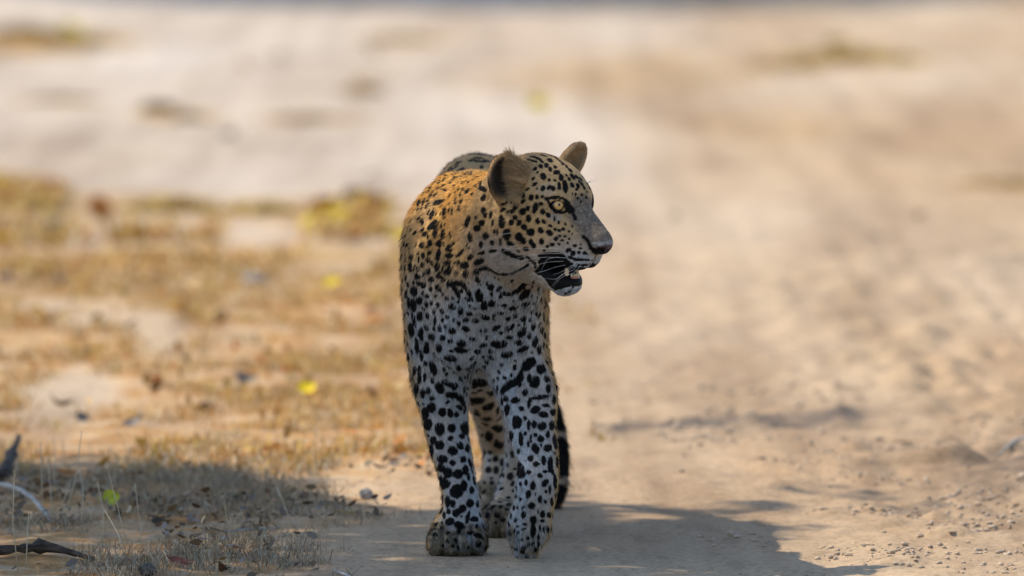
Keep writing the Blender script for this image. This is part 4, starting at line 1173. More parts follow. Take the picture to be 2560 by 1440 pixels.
for i, wpx in enumerate(WH):
    if i in (3, 8, 11, 15): continue
    ox, oy, sc = CROPS['A']
    q = [(ox + wpx[k_] / sc, oy + wpx[k_ + 1] / sc) for k_ in range(0, 8, 2)]
    r_, n_ = hit(*q[0])
    if r_ is None: continue
    depth0 = r_[1]
    ctrl = [r_ - n_ * 0.001]
    for k_ in range(1, 4):
        out = (0.012, 0.030, 0.050)[k_ - 1] * (0.8 if i < 12 else 0.4)
        bg_, _n = hit(*q[k_])
        Yk = depth0 - out
        if bg_ is not None: Yk = min(Yk, bg_[1] - 0.004)
        ctrl.append(P(q[k_][0], q[k_][1], Yk))
    C0, C1, C2, C3 = ctrl
    A = np.array([2 * C0 - C1, C0, C1, C2, C3, 2 * C3 - C2])
    out_ = []
    for k_ in range(1, 4):
        for t in np.linspace(0, 1, 6, endpoint=False):
            out_.append(0.5 * ((2 * A[k_]) + (-A[k_-1] + A[k_+1]) * t + (2*A[k_-1] - 5*A[k_] + 4*A[k_+1] - A[k_+2]) * t*t + (-A[k_-1] + 3*A[k_] - 3*A[k_+1] + A[k_+2]) * t**3))
    out_.append(C3)
    whisker(out_)
    if i < 6:                                   # fewer, swept-back ones on the far side
        m_ = [HO + HM.T @ ((HM @ (x - HO)) * np.array([1, -0.55, 1]) - np.array([0, 0.006, 0])) for x in out_]
        whisker(m_)
# brow bristle standing out beyond the far eye
r_ = H(0.058, -0.036, 0.004)
for k_ in range(3):
    whisker([r_ + hv(0.002 * k_, -0.001 * k_, 0), r_ + hv(0.010, -0.008, 0.004 + 0.002 * k_), r_ + hv(0.016, -0.016 - 0.002 * k_, 0.004 + 0.003 * k_)], 0.0006)
# ================================================================== TREES that shade the track (they stand outside the picture)
SUN = np.array(SUN_DIR)
E1 = np.cross(SUN, (0, 0, 1.0)); E1 /= np.linalg.norm(E1); E2 = np.cross(E1, SUN)
bark, nt, b = new_mat("grey_bark"); set_in(b, col=(0.16, 0.13, 0.10), rough=0.9)
nz = nt.nodes.new("ShaderNodeTexNoise"); nz.inputs["Scale"].default_value = 30
bp = nt.nodes.new("ShaderNodeBump"); bp.inputs["Strength"].default_value = 0.8; bp.inputs["Distance"].default_value = 0.02
nt.links.new(nz.outputs[0], bp.inputs["Height"]); nt.links.new(bp.outputs[0], b.inputs["Normal"])
leafm, nt, b = new_mat("tree_leaf"); set_in(b, col=(0.06, 0.10, 0.025), rough=0.6)

def tube(V, Fc, pts, radii, seg=8):
    o = len(V); n = len(pts)
    pts = [np.array(p, float) for p in pts]
    for j in range(n):
        t = pts[min(j + 1, n - 1)] - pts[max(j - 1, 0)]; t /= np.linalg.norm(t)
        a_ = np.cross(t, (0.31, 0.87, 0.38)); a_ /= np.linalg.norm(a_); b_ = np.cross(t, a_)
        for i in range(seg):
            g = 2 * math.pi * i / seg
            V.append(pts[j] + radii[j] * (a_ * math.cos(g) + b_ * math.sin(g)))
    for j in range(n - 1):
        for i in range(seg):
            Fc.append((o + j * seg + i, o + j * seg + (i + 1) % seg, o + (j + 1) * seg + (i + 1) % seg, o + (j + 1) * seg + i))
    Fc.append(tuple(o + i for i in range(seg))[::-1]); Fc.append(tuple(o + (n - 1) * seg + i for i in range(seg)))

def shade_tree(label, base, centre, radii, nleaf, size, keep=None, group=None):
    r_ = np.random.default_rng(int(abs(base[0] * 13 + base[1] * 7)) + 3)
    root = bpy.data.objects.new("shade_tree", None); link(root); root.location = base
    tag(root, label, "tree", group)
    base = np.array(base, float); centre = np.array(centre, float); radii = np.array(radii, float)
    V, Fc = [], []
    fork = base * 0.55 + centre * 0.45; fork[2] = max(1.8, centre[2] * 0.45)
    tube(V, Fc, [base, base * .7 + fork * .3 + [.08, .05, 0], fork], [0.26, 0.2, 0.16], 12)
    limbs = []
    for k in range(22):
        d = r_.normal(0, 1, 3); d[2] = abs(d[2]) * 0.6 - 0.15; d /= np.linalg.norm(d)
        tip = centre + d * radii * 0.85
        mid = 0.5 * (fork + tip) + r_.normal(0, .25, 3)
        if keep is not None and np.mean(keep(np.concatenate([fork + (mid - fork) * np.linspace(0, 1, 20)[:, None], mid + (tip - mid) * np.linspace(0, 1, 20)[:, None]]), 0)) < 0.99: continue
        tube(V, Fc, [fork, mid, tip], [0.10, 0.06, 0.015], 7)
        limbs.append((fork, mid, tip))
    V = np.array(V) - base
    mesh_obj("trunk", V, Fc, bark, root)
    d = r_.normal(0, 1, (nleaf * 2, 3)); d /= np.linalg.norm(d, axis=1, keepdims=True)
    P_ = centre + d * radii * (r_.random((nleaf * 2, 1)) ** (1 / 3.2))
    cl = fbm(P_, 0.9, 2, 4.)
    P_ = P_[cl > 0.36][:nleaf]
    if keep is not None: P_ = P_[keep(P_, size)]
    n = len(P_)
    a_ = r_.normal(0, 1, (n, 3)); a_ /= np.linalg.norm(a_, axis=1, keepdims=True)
    b_ = np.cross(a_, r_.normal(0, 1, (n, 3))); b_ /= np.linalg.norm(b_, axis=1, keepdims=True)
    s_ = size * r_.uniform(.7, 1.3, (n, 1))
    LV = np.stack([P_ - a_ * s_, P_ + b_ * s_ * .5, P_ + a_ * s_, P_ - b_ * s_ * .5], 1).reshape(-1, 3) - base
    cm = np_mesh("crown", LV, np.arange(4 * n).reshape(-1, 4), False)
    cm.materials.append(leafm)
    link(bpy.data.objects.new("crown", cm), root)
    return root

# where sunlight must get through: the open track behind, the nape of the neck, a few flecks
CELL = 0.03
lit = {}
def cell(p): return np.floor(np.stack([p @ E1, p @ E2], -1) / CELL).astype(int)
def mark(pts, grow):
    c = cell(np.atleast_2d(pts))
    for a in range(-grow, grow + 1):
        for b_ in range(-grow, grow + 1):
            if a * a + b_ * b_ <= grow * grow + 0.5:
                for x, y in set(map(tuple, c + np.array([a, b_]))): lit[(x, y)] = 1
SHADE_EDGE = [(-900, 1070), (250, 1095), (420, 1130), (620, 1180), (800, 1215), (1000, 1255), (1200, 1252), (1420, 1246), (1560, 1268), (1700, 1285), (1800, 1262), (1900, 1275), (1990, 1325), (2050, 1400), (2060, 1800)]
def edge_y(px):
    return np.interp(px, [a for a, _ in SHADE_EDGE], [b_ for _, b_ in SHADE_EDGE])
lx, ly = np.meshgrid(np.arange(-300, 2900, 20.0), np.concatenate([np.arange(0, 400, 12.0), np.arange(400, 1500, 4.0)]))
lx, ly = lx.ravel(), ly.ravel()
wob_ = (vnoise(np.stack([lx, ly * 2, 0 * lx], -1), 0.012, 3.) - 0.5) * 44 + (vnoise(np.stack([lx, ly * 3, 0 * lx], -1), 0.035, 9.) - 0.5) * 34
ok = (ly < edge_y(lx) - 10 + wob_)
for a, b_, w_, h_ in ((2080, 1228, 230, 20), (2290, 1258, 190, 16), (1930, 1262, 140, 20), (2520, 1205, 140, 10), (2060, 1315, 110, 12), (1960, 1385, 120, 20), (1660, 1232, 90, 9), (2450, 1300, 150, 9), (1800, 1210, 120, 7), (2180, 1345, 60, 6), (2300, 1420, 110, 8), (2120, 1290, 90, 8)):
    ok &= ((lx - a) / w_) ** 2 + ((ly - b_) / h_) ** 2 > 1 + wob_ / 40
lp = np.array([G(a, b_) for a, b_ in zip(lx[ok], ly[ok])])
mark(lp, 1)
sunward = np.einsum('ij,j->i', BN, SUN) > 0.02
for k_ in set(map(tuple, cell(BV[sunward][::3]))): lit.pop(k_, None)        # the animal itself walks in the shade
NAPE = [(1052, 520), (1060, 480), (1090, 448), (1150, 425), (1200, 408), (1238, 392), (1240, 440), (1226, 480), (1205, 515), (1160, 530), (1128, 540), (1118, 500), (1085, 500)]
bx, by = pix(BV)
front_ = (np.einsum('ij,ij->i', BN, toc) > 0.05) & (BV[:, 1] < 0.4) & (BV[:, 2] > 0.4)
nape_pts = BV[in_poly(bx, by, NAPE) & front_ & ((BV - HO) @ HM.T)[:, 0].__lt__(-0.03)]
mark(nape_pts[::7], 1)
flank = BV[(bx < 1030) & (by > 540) & (by < 800) & front_ & (vnoise(BV * np.array([1, 1, .25]), 60., 8.) > 0.82)]
if len(flank): mark(flank[::5], 0)
for px_, py_, rx_ in ((460, 1376, 150), (330, 1140, 40)):
    mark(np.array([G(px_ + dx, py_) for dx in range(-rx_, rx_ + 1, 12)]), 0)
def through(P_, size):
    c = cell(P_)
    rr = np.random.default_rng(2).random(len(P_))
    out = []
    for (x, y), q in zip(c.tolist(), rr):
        if (x, y) in lit: out.append(False); continue
        nb = sum((x + a, y + b_) in lit for a, b_ in ((2, 0), (-2, 0), (0, 2), (0, -2), (4, 1), (-4, -1), (1, 4), (-1, -4)))
        out.append(q > 0.15 * nb)
    return np.array(out)
def shifted(t, off=(0, 0, 0)): return np.array([-0.1, 0.2, 0.2]) + SUN * t + np.array(off)
c0 = shifted(4.2, (-0.1, -0.1, 0.0))
shade_tree("leafy tree standing left of the track, shading the leopard and the near turf", (-4.4, 1.7, 0), c0, (2.0, 2.4, 0.8), 36000, 0.042, through, "trees shading the track")
c1 = np.array([0.2, 35.4, 0]) + SUN * 7.5
shade_tree("far tree beyond the track whose shade falls across its end", (c1[0] - 1.5, c1[1] + 1.5, 0), c1, (2.4, 3.6, 1.4), 9000, 0.12, None, "trees shading the track")
# ================================================================== GRASS, LEAVES, STICKS, STONES
def col_attr(me_, cols, per):
    at_ = me_.attributes.new("tint", 'FLOAT_COLOR', 'POINT')
    c = np.repeat(np.asarray(cols, float), per, axis=0)
    at_.data.foreach_set("color", np.concatenate([c, np.ones((len(c), 1))], 1).astype(np.float32).ravel())
def tint_mat(name, rough=0.7, trans=0.0, spec=0.2):
    m_, nt_, b_ = new_mat(name)
    a_ = nt_.nodes.new("ShaderNodeAttribute"); a_.attribute_name = "tint"
    nt_.links.new(a_.outputs["Color"], b_.inputs["Base Color"])
    set_in(b_, rough=rough, spec=spec)
    return m_
grassm = tint_mat("dry_grass_blade"); littm = tint_mat("leaf_litter_tint")

def blades(name, n, xr, yr, hmin, hmax, wid, dens, palette, seed, clump=9.0):
    r_ = np.random.default_rng(seed)
    X = r_.uniform(*xr, n * 3); Y = r_.uniform(*yr, n * 3)
    p = np.stack([X, Y, 0 * X], -1)
    k = (grass_zone(X, Y) > 0.35) & (fbm(p, clump, 3, 21.) > dens)
    # thin out what the frame does not reach
    k &= np.abs(X) < (16 + Y) * 0.058 + 0.25
    X, Y = X[k][:n], Y[k][:n]; n = len(X)
    Z = gz(X, Y)
    tuft = vnoise(np.stack([X, Y, 0 * X], -1), 6.0, 2.)
    h = r_.uniform(hmin, hmax, n) * (0.5 + tuft)
    a = r_.uniform(0, 2 * np.pi, n); lean = r_.uniform(0.4, 1.8, n)
    d = np.stack([np.cos(a), np.sin(a), 0 * a], 1)
    s_ = np.stack([-np.sin(a), np.cos(a), 0 * a], 1) * (wid * r_.uniform(.6, 1.4, n))[:, None]
    s_ = np.where(r_.random((n, 1)) < 0.5, s_, s_[:, [1, 0, 2]])
    root = np.stack([X, Y, Z - 0.002], 1)
    m1 = root + d * (h * lean * 0.35)[:, None] + np.stack([0 * h, 0 * h, h * 0.6], 1)
    tip = root + d * (h * lean)[:, None] + np.stack([0 * h, 0 * h, h * (1.05 - 0.42 * lean)], 1)
    V = np.stack([root - s_, root + s_, m1 + s_ * .7, m1 - s_ * .7, tip + s_ * .15, tip - s_ * .15], 1).reshape(-1, 3)
    i0 = (np.arange(n) * 6)[:, None]
    Fq = np.concatenate([i0 + np.array([0, 1, 2, 3]), i0 + np.array([3, 2, 4, 5])])
    me_ = np_mesh(name, V, Fq, False)
    pal = np.array(palette); ci = r_.integers(0, len(pal), n)
    pn = fbm(np.stack([X, Y, 0 * X], -1), 1.3, 2, 40.)
    c = pal[ci] * r_.uniform(0.7, 1.2, (n, 1))
    col_attr(me_, c * (0.75 + 0.5 * pn[:, None]), 6)
    me_.materials.append(grassm)
    return link(bpy.data.objects.new(name, me_))
STRAW = [(0.46, 0.36, 0.22), (0.40, 0.33, 0.23), (0.34, 0.29, 0.21), (0.50, 0.41, 0.28), (0.30, 0.28, 0.20), (0.27, 0.28, 0.20)]
OCH = [(0.58, 0.29, 0.07), (0.60, 0.35, 0.09), (0.58, 0.38, 0.13), (0.52, 0.30, 0.10), (0.62, 0.49, 0.29), (0.56, 0.33, 0.12), (0.60, 0.42, 0.07), (0.62, 0.52, 0.36)]
def tufts(name, ntuft, per, xr, yr, hmin, hmax, wid, palette, seed, spread=0.02, edge=0.3):
    """little sheaves of dry blades fanning out from common roots"""
    r_ = np.random.default_rng(seed)
    X = r_.uniform(*xr, ntuft * 4); Y = r_.uniform(*yr, ntuft * 4)
    k = (grass_zone(X, Y) + r_.normal(0, .15, len(X)) > edge) & (vnoise(np.stack([X, Y * .6, 0 * X], -1), 5., 61.) + r_.normal(0, .10, len(X)) > 0.47) & ~((X > -0.24) & (Y < 0.75)) & (np.abs(X) < (16 + Y) * 0.056 + 0.15)
    X, Y = X[k][:ntuft], Y[k][:ntuft]
    m = r_.integers(per[0], per[1], len(X))
    size = np.repeat(r_.uniform(.5, 1.25, len(X)), m); tone = np.repeat(r_.uniform(.65, 1.2, len(X)), m); hue = np.repeat(r_.integers(0, len(palette), len(X)), m)
    X = np.repeat(X, m) + r_.normal(0, spread, m.sum()) * size; Y = np.repeat(Y, m) + r_.normal(0, spread, m.sum()) * size
    n = len(X)
    h = r_.uniform(hmin, hmax, n) * size
    a = r_.uniform(0, 2 * np.pi, n); lean = np.abs(r_.normal(0.95, .6, n))
    d = np.stack([np.cos(a), np.sin(a), 0 * a], 1)
    sd = r_.uniform(0, 2 * np.pi, n)
    s_ = np.stack([np.cos(sd), np.sin(sd) * .5, 0 * a], 1) * (wid * r_.uniform(.5, 1.3, n))[:, None]
    root = np.stack([X, Y, gz(X, Y) - 0.002], 1)
    up_ = np.stack([0 * h, 0 * h, h], 1)
    m1 = root + d * (h * lean * .40)[:, None] + up_ * .62
    tip = root + d * (h * lean * 1.15)[:, None] + up_ * np.maximum(1.0 - .40 * lean, 0.08)[:, None]
    V = np.stack([root - s_, root + s_, m1 + s_ * .7, m1 - s_ * .7, tip + s_ * .12, tip - s_ * .12], 1).reshape(-1, 3)
    i0 = (np.arange(n) * 6)[:, None]
    me_ = np_mesh(name, V, np.concatenate([i0 + np.array([0, 1, 2, 3]), i0 + np.array([3, 2, 4, 5])]), False)
    c = np.array(palette)[np.where(r_.random(n) < .7, hue, r_.integers(0, len(palette), n))] * (tone * r_.uniform(.75, 1.2, n))[:, None]
    col_attr(me_, c, 6); me_.materials.append(grassm)
    return link(bpy.data.objects.new(name, me_))
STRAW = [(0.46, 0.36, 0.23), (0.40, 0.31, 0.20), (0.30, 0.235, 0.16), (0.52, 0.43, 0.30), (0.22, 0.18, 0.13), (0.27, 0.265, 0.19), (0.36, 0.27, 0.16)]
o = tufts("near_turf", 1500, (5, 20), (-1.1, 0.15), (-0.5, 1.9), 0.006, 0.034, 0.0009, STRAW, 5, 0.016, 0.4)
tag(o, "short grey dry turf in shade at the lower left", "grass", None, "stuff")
o = tufts("dry_turf", 2300, (6, 16), (-1.7, 0.3), (1.7, 9.6), 0.012, 0.042, 0.0018, OCH, 6, 0.022)
tag(o, "sunlit straw coloured turf left of the track", "grass", None, "stuff")
o = blades("ochre_turf", 5000, (-2.2, 0.4), (9.8, 13.2), 0.03, 0.075, 0.0045, 0.50, OCH, 7, 1.2)
tag(o, "blurred band of ochre grass behind the leopard", "grass", None, "stuff")

o = blades("ochre_strip", 1800, (-1.25, -0.1), (8.3, 9.6), 0.02, 0.05, 0.004, 0.44, OCH, 17, 1.5)
tag(o, "blurred narrow strip of ochre grass left of the leopard's shoulder", "grass", None, "stuff")

# ---- a leaf: a cupped, pointed oval blade with a midrib fold and a stalk
def leaf_mesh(name, L=0.05, Wd=0.034, curl=0.25, fold=0.2, seed=0, lobes=0.0):
    r_ = np.random.default_rng(seed)
    nu, nv = 9, 5
    V, Fc = [], []
    for i in range(nu):
        t = i / (nu - 1)
        w_ = Wd * 0.5 * (math.sin(math.pi * min(t * 1.02, 1) ** 0.8) ** 0.8 if 0 < t < 1 else 0.03) * (1 + lobes * math.sin(t * 19))
        for j in range(nv):
            s_ = (j - 2) / 2
            z = fold * abs(s_) * w_ * 1.5 + curl * L * (t - 0.5) ** 2 * 2 + r_.normal(0, 0.012) * L
            V.append(((t - 0.5) * L, s_ * w_, z))
    for i in range(nu - 1):
        for j in range(nv - 1):
            a = i * nv + j
            Fc.append((a, a + 1, a + nv + 1, a + nv))
    off = len(V)
    n0 = len(V)
    V += [(x, y, z - 0.0006) for x, y, z in V]
    Fc += [tuple(n0 + k for k in f[::-1]) for f in Fc]
    ring = [i * nv for i in range(nu)] + [(nu - 1) * nv + j for j in range(1, nv)] + [i * nv + nv - 1 for i in range(nu - 2, -1, -1)] + [j for j in range(nv - 2, 0, -1)]
    for a, b_ in zip(ring, ring[1:] + ring[:1]): Fc.append((a, n0 + a, n0 + b_, b_))
    mn = min(v[2] for v in V)
    V = [(x, y, z - mn) for x, y, z in V]
    tube_V, tube_F = [np.array(v) for v in V], list(Fc)
    tube(tube_V, tube_F, [(-L * 0.49, 0, V[2][2]), (-L * 0.62, 0.003, V[2][2] + .001), (-L * .75, 0.006, 0.002)], [0.0009, 0.0008, 0.0006], 5)
    me_ = bpy.data.meshes.new(name)
    me_.from_pydata([tuple(map(float, v)) for v in tube_V], [], tube_F)
    me_.polygons.foreach_set("use_smooth", np.ones(len(me_.polygons), bool)); me_.update()
    return me_
_lm = {}
def leaf_mat(col):
    if col not in _lm:
        m_, nt_, b_ = new_mat("fallen_leaf_colour"); N_ = nt_.nodes
        t_ = N_.new("ShaderNodeTexCoord"); n_ = N_.new("ShaderNodeTexNoise"); n_.inputs["Scale"].default_value = 60
        nt_.links.new(t_.outputs["Object"], n_.inputs["Vector"])
        r_ = N_.new("ShaderNodeValToRGB"); nt_.links.new(n_.outputs[0], r_.inputs[0])
        r_.color_ramp.elements[0].position = 0.3; r_.color_ramp.elements[0].color = (*[c * 0.6 for c in col], 1)
        r_.color_ramp.elements[1].position = 0.6; r_.color_ramp.elements[1].color = (*col, 1)
        nt_.links.new(r_.outputs[0], b_.inputs["Base Color"]); set_in(b_, rough=0.55, spec=0.3)
        _lm[col] = m_
    return _lm[col]
YEL = (0.85, 0.62, 0.012); LIME = (0.58, 0.60, 0.05); BRN = (0.16, 0.085, 0.04); ORG = (0.55, 0.20, 0.04); GRY = (0.25, 0.21, 0.18); REDB = (0.25, 0.08, 0.045); AMB = (0.50, 0.32, 0.08)
def leaf(px, py, wpx, col, label=None, group=None, rot=0.0, tilt=(0, 0), curl=0.25, fold=0.25, name="fallen_leaf", asp=0.8, seed=1, up=0.004):
    p = on_ground(px, py)
    s = (16 + p[1]) / F_PX
    me_ = leaf_mesh(name, wpx * s, wpx * s * asp, curl, fold, seed)
    me_.materials.append(leaf_mat(col))
    o_ = link(bpy.data.objects.new(name, me_))
    o_.location = p + np.array([0, 0, up]); o_.rotation_euler = (tilt[0], tilt[1], rot)
    tag(o_, label, "leaf", group)
    return o_
leaf(768, 1003, 52, YEL, "bright yellow round leaf standing in sunlit grass left of the leopard's foreleg", rot=.4, tilt=(.6, -0.35), asp=.95, up=.03)
leaf(831, 752, 52, YEL, "bright yellow leaf lying flat on sand left of the leopard's flank", rot=.1, tilt=(.45, -.25), asp=.8, up=.035)
leaf(278, 1280, 46, LIME, "lime yellow round leaf in the shaded turf near the pale branch", rot=.3, tilt=(1.1, -.2), asp=.95, up=.022)
leaf(290, 938, 22, YEL, "small orange yellow leaf among sunlit grass at the left", rot=1, tilt=(1, 0), asp=.9, up=.01)
leaf(548, 828, 26, ORG, "small orange leaf in the blurred straw grass", rot=.6, tilt=(.9, 0), asp=.9, up=.01)
leaf(1345, 277, 58, YEL, "yellow leaf far behind, above the leopard's head", rot=.2, tilt=(1.0, 0), asp=.8, up=.02)
leaf(950, 1188, 46, BRN, "brown withered leaf on sand just left of the planted foreleg", rot=.2, tilt=(.2, .1), curl=.6, asp=.55)
leaf(145, 1028, 66, BRN, "dark brown curled leaf with raised stalk in the grass at the left", rot=2.9, tilt=(.5, -.35), curl=.9, asp=.5, up=.02)
leaf(206, 1056, 40, GRY, "grey brown leaf standing upright beside a dark curled leaf", rot=.3, tilt=(1.0, .1), curl=.3, asp=.8, up=.015)
leaf(345, 1088, 66, GRY, "large grey withered leaf tilted up with a dark edge at the shade line", rot=-.5, tilt=(.7, -.5), curl=.7, asp=.6, up=.03)
leaf(612, 962, 60, GRY, "crumpled grey brown leaf in sunlit straw grass", rot=.2, tilt=(.8, .1), curl=.7, asp=.7, up=.012)
leaf(455, 1418, 70, REDB, "reddish brown leaf at the bottom edge among turf", rot=-.3, tilt=(.35, .1), curl=.4, asp=.6, up=.006)
leaf(552, 1420, 44, BRN, "small dark folded leaf at the bottom edge right of a reddish leaf", rot=.8, tilt=(.5, .3), curl=.8, fold=.8, asp=.7)
leaf(165, 1195, 50, ORG, "rust coloured leaf in shaded turf above the pale branch", rot=.4, tilt=(.6, .1), curl=.5, asp=.6, up=.01)
leaf(870, 1290, 48, AMB, "pale tan leaf lying in shade left of the planted paw", rot=.1, tilt=(.2, 0), curl=.3, asp=.5)
leaf(400, 1296, 60, BRN, "long dark brown leaf lying in shaded turf right of the lime leaf", rot=.1, tilt=(.3, 0), curl=.3, asp=.3)
leaf(250, 545, 74, ORG, "orange red leaf clump in the blurred ochre grass at the left", rot=.3, tilt=(1.2, .1), asp=.9, up=.03)
leaf(262, 572, 50, AMB, "amber leaf leaning under the orange red one", rot=1.2, tilt=(1.1, .2), asp=.9, up=.02)
leaf(302, 574, 40, (0.62, 0.55, 0.46), "pale bleached leaf upright beside the orange red leaf", rot=1.5, tilt=(1.3, 0), asp=.7, up=.02)
leaf(2265, 1118, 40, BRN, "small brown leaf on sunlit sand at the right", rot=.2, tilt=(.2, 0), curl=.4, asp=.4)
# blurred leaves strewn over the sand behind
r_ = np.random.default_rng(77)
far = [(605, 175, 54, AMB, "amber leaf on pale sand, upper left of centre"), (510, 175, 50, GRY, "greyish leaf left of the amber one on pale sand"), (930, 145, 60, BRN, "brown leaf near the top above the leopard's back"), (180, 95, 100, YEL, "yellow leaf in the ochre clumps at the upper left"),
       (475, 222, 40, LIME, "small lime green leaf on pale sand at the upper left"), (1110, 205, 60, AMB, "amber leaf above and left of the leopard's near ear"), (575, 360, 60, GRY, "grey leaf on pale sand above the blurred grass band"), (905, 228, 70, AMB, "amber leaf in the small tan clump above the leopard's back"),
       (925, 455, 44, GRY, "grey leaf just left of the leopard's rump"), (700, 160, 40, GRY, "small grey leaf near the top left of centre"), (2090, 132, 90, AMB, "golden leaf in the large clump at the upper right"), (2300, 560, 36, BRN, "small brown leaf on the track right of the leopard's head"),
       (2190, 615, 36, GRY, "small grey leaf on the track right of the leopard's nose"), (2050, 655, 34, BRN, "small brown leaf on the track level with the leopard's mouth"), (1690, 560, 30, GRY, "tiny grey leaf on the track just right of the leopard's muzzle")]
for i, (x, y, w_, c, lb_) in enumerate(far):
    leaf(x, y, w_ * 0.8, tuple(0.8 * k + 0.2 * m for k, m in zip(c, (0.5, 0.38, 0.26))), "blurred " + lb_, "leaves strewn over the far sand", rot=r_.uniform(0, 3), tilt=(r_.uniform(.2, .9), r_.uniform(-.3, .3)), asp=r_.uniform(.5, .9), seed=i, up=.02)

# leaf litter too many to count, worked into the turf
def litter(n, xr, yr, smin, smax, pal, seed, name, label, dens):
    r2 = np.random.default_rng(seed)
    X = r2.uniform(*xr, n * 3); Y = r2.uniform(*yr, n * 3)
    k = (grass_zone(X, Y) > 0.3) & (fbm(np.stack([X, Y, 0 * X], -1), 2.2, 2, 50.) > dens) & (np.abs(X) < (16 + Y) * 0.058 + 0.2)
    X, Y = X[k][:n], Y[k][:n]; n = len(X)
    c = np.stack([X, Y, gz(X, Y) + r2.uniform(0.004, 0.03, n)], 1)
    a = r2.normal(0, 1, (n, 3)); a[:, 2] *= 0.45; a /= np.linalg.norm(a, axis=1, keepdims=True)
    b_ = np.cross(a, r2.normal(0, 1, (n, 3)) + [0, 0, 1.5]); b_ /= np.linalg.norm(b_, axis=1, keepdims=True)
    nn = np.cross(a, b_)
    s_ = r2.uniform(smin, smax, (n, 1))
    V = np.stack([c - a * s_, c - a * s_ * .3 + b_ * s_ * .5 + nn * s_ * .15, c + a * s_ * .5 + b_ * s_ * .4 + nn * s_ * .2, c + a * s_ * 1.1, c + a * s_ * .4 - b_ * s_ * .45 + nn * s_ * .2, c - a * s_ * .4 - b_ * s_ * .5 + nn * s_ * .1], 1).reshape(-1, 3)
    me_ = np_mesh(name, V, np.arange(6 * n).reshape(-1, 6), False)
    pal = np.array(pal)
    col_attr(me_, pal[r2.integers(0, len(pal), n)] * r2.uniform(.6, 1.15, (n, 1)), 6)
    me_.materials.append(littm)
    o_ = link(bpy.data.objects.new(name, me_)); tag(o_, label, "leaf litter", None, "stuff")
litter(520, (-1.7, .2), (1.6, 9.8), 0.008, 0.022, [AMB, AMB, ORG, BRN, (.6, .42, .2), (.55, .36, .14), ORG, (.45, .30, .12)], 8, "leaf_litter", "mixed ochre and brown leaf litter in the sunlit turf", 0.42)
litter(420, (-2.2, .4), (9.9, 13.0), 0.02, 0.05, [AMB, YEL, ORG, BRN, (.5, .38, .06), (.48, .27, .06)], 9, "ochre_leaf_litter", "blurred ochre leaf litter in the grass band behind the leopard", 0.38)
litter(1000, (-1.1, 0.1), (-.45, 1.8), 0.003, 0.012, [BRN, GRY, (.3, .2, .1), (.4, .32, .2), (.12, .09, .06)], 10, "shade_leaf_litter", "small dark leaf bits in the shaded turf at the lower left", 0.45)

# ---- tall thin stems in the lower left
stemm, nt, b = new_mat("straw_stem"); set_in(b, col=(0.50, 0.42, 0.29), rough=0.6)
ox, oy, sc = 0, 880, 2.56
ST = [(98, 730, 118, 1400), (258, 540, 275, 1060), (516, 505, 400, 1090), (405, 540, 462, 780), (300, 640, 345, 1080), (500, 700, 512, 1120), (835, 640, 850, 830), (690, 760, 815, 1235), (615, 820, 655, 1190), (760, 700, 752, 900), (860, 840, 905, 1180), (1010, 620, 1060, 780),
      (1430, 920, 1520, 1230), (1745, 790, 1880, 1120), (1760, 880, 1830, 1080), (2025, 500, 2035, 760), (180, 1010, 165, 1360), (660, 1000, 800, 1300), (30, 930, 5, 1080), (910, 1060, 890, 1200), (330, 560, 330, 900), (455, 820, 405, 1100)]
for i, (xt, yt, xb, yb) in enumerate(ST):
    b0 = on_ground(ox + xb / sc, oy + yb / sc)
    s = (16 + b0[1]) / F_PX
    top = b0 + np.array([(xt - xb) / sc * s, -0.02 + 0.04 * (i % 3), (yb - yt) / sc * s])
    m1 = 0.5 * (b0 + top) + np.array([0.006 * ((i % 3) - 1), 0, 0.0])
    V, Fc = [], []
    tube(V, Fc, [b0 - [0, 0, .004], m1, top * .98 + b0 * .02, top], [0.0010, 0.0008, 0.0007, 0.0004], 5)
    if i % 3 == 0:                                            # seed head
        d_ = top - m1; d_ /= np.linalg.norm(d_)
        for q in range(7):
            c = top - d_ * 0.004 * q
            a_ = 2.4 * q
            e_ = c + np.array([math.cos(a_), math.sin(a_), 0.9]) * 0.005
            tube(V, Fc, [c, e_], [0.0007, 0.0003], 4)
    o_ = mesh_obj("tall_dry_grass", V, Fc, stemm, None)
    tag(o_, "tall thin dry grass stem standing above the turf at the lower left", "grass stem", "thin dry grass stems at the lower left")

# ---- wood
def wood_mat(name, c1, c2):
    m_, nt_, b_ = new_mat(name); N_ = nt_.nodes
    t_ = N_.new("ShaderNodeTexCoord"); mp = N_.new("ShaderNodeMapping"); mp.inputs["Scale"].default_value = (20, 20, 60)
    n_ = N_.new("ShaderNodeTexNoise"); n_.inputs["Scale"].default_value = 2.0; n_.inputs["Detail"].default_value = 5
    nt_.links.new(t_.outputs["Object"], mp.inputs[0]); nt_.links.new(mp.outputs[0], n_.inputs["Vector"])
    r2 = N_.new("ShaderNodeValToRGB"); nt_.links.new(n_.outputs[0], r2.inputs[0])
    r2.color_ramp.elements[0].position = .35; r2.color_ramp.elements[0].color = (*c1, 1); r2.color_ramp.elements[1].position = .65; r2.color_ramp.elements[1].color = (*c2, 1)
    nt_.links.new(r2.outputs[0], b_.inputs["Base Color"])
    bp_ = N_.new("ShaderNodeBump"); bp_.inputs["Strength"].default_value = .6; bp_.inputs["Distance"].default_value = .004
    nt_.links.new(n_.outputs[0], bp_.inputs["Height"]); nt_.links.new(bp_.outputs[0], b_.inputs["Normal"])
    set_in(b_, rough=.85, spec=.15)
    return m_
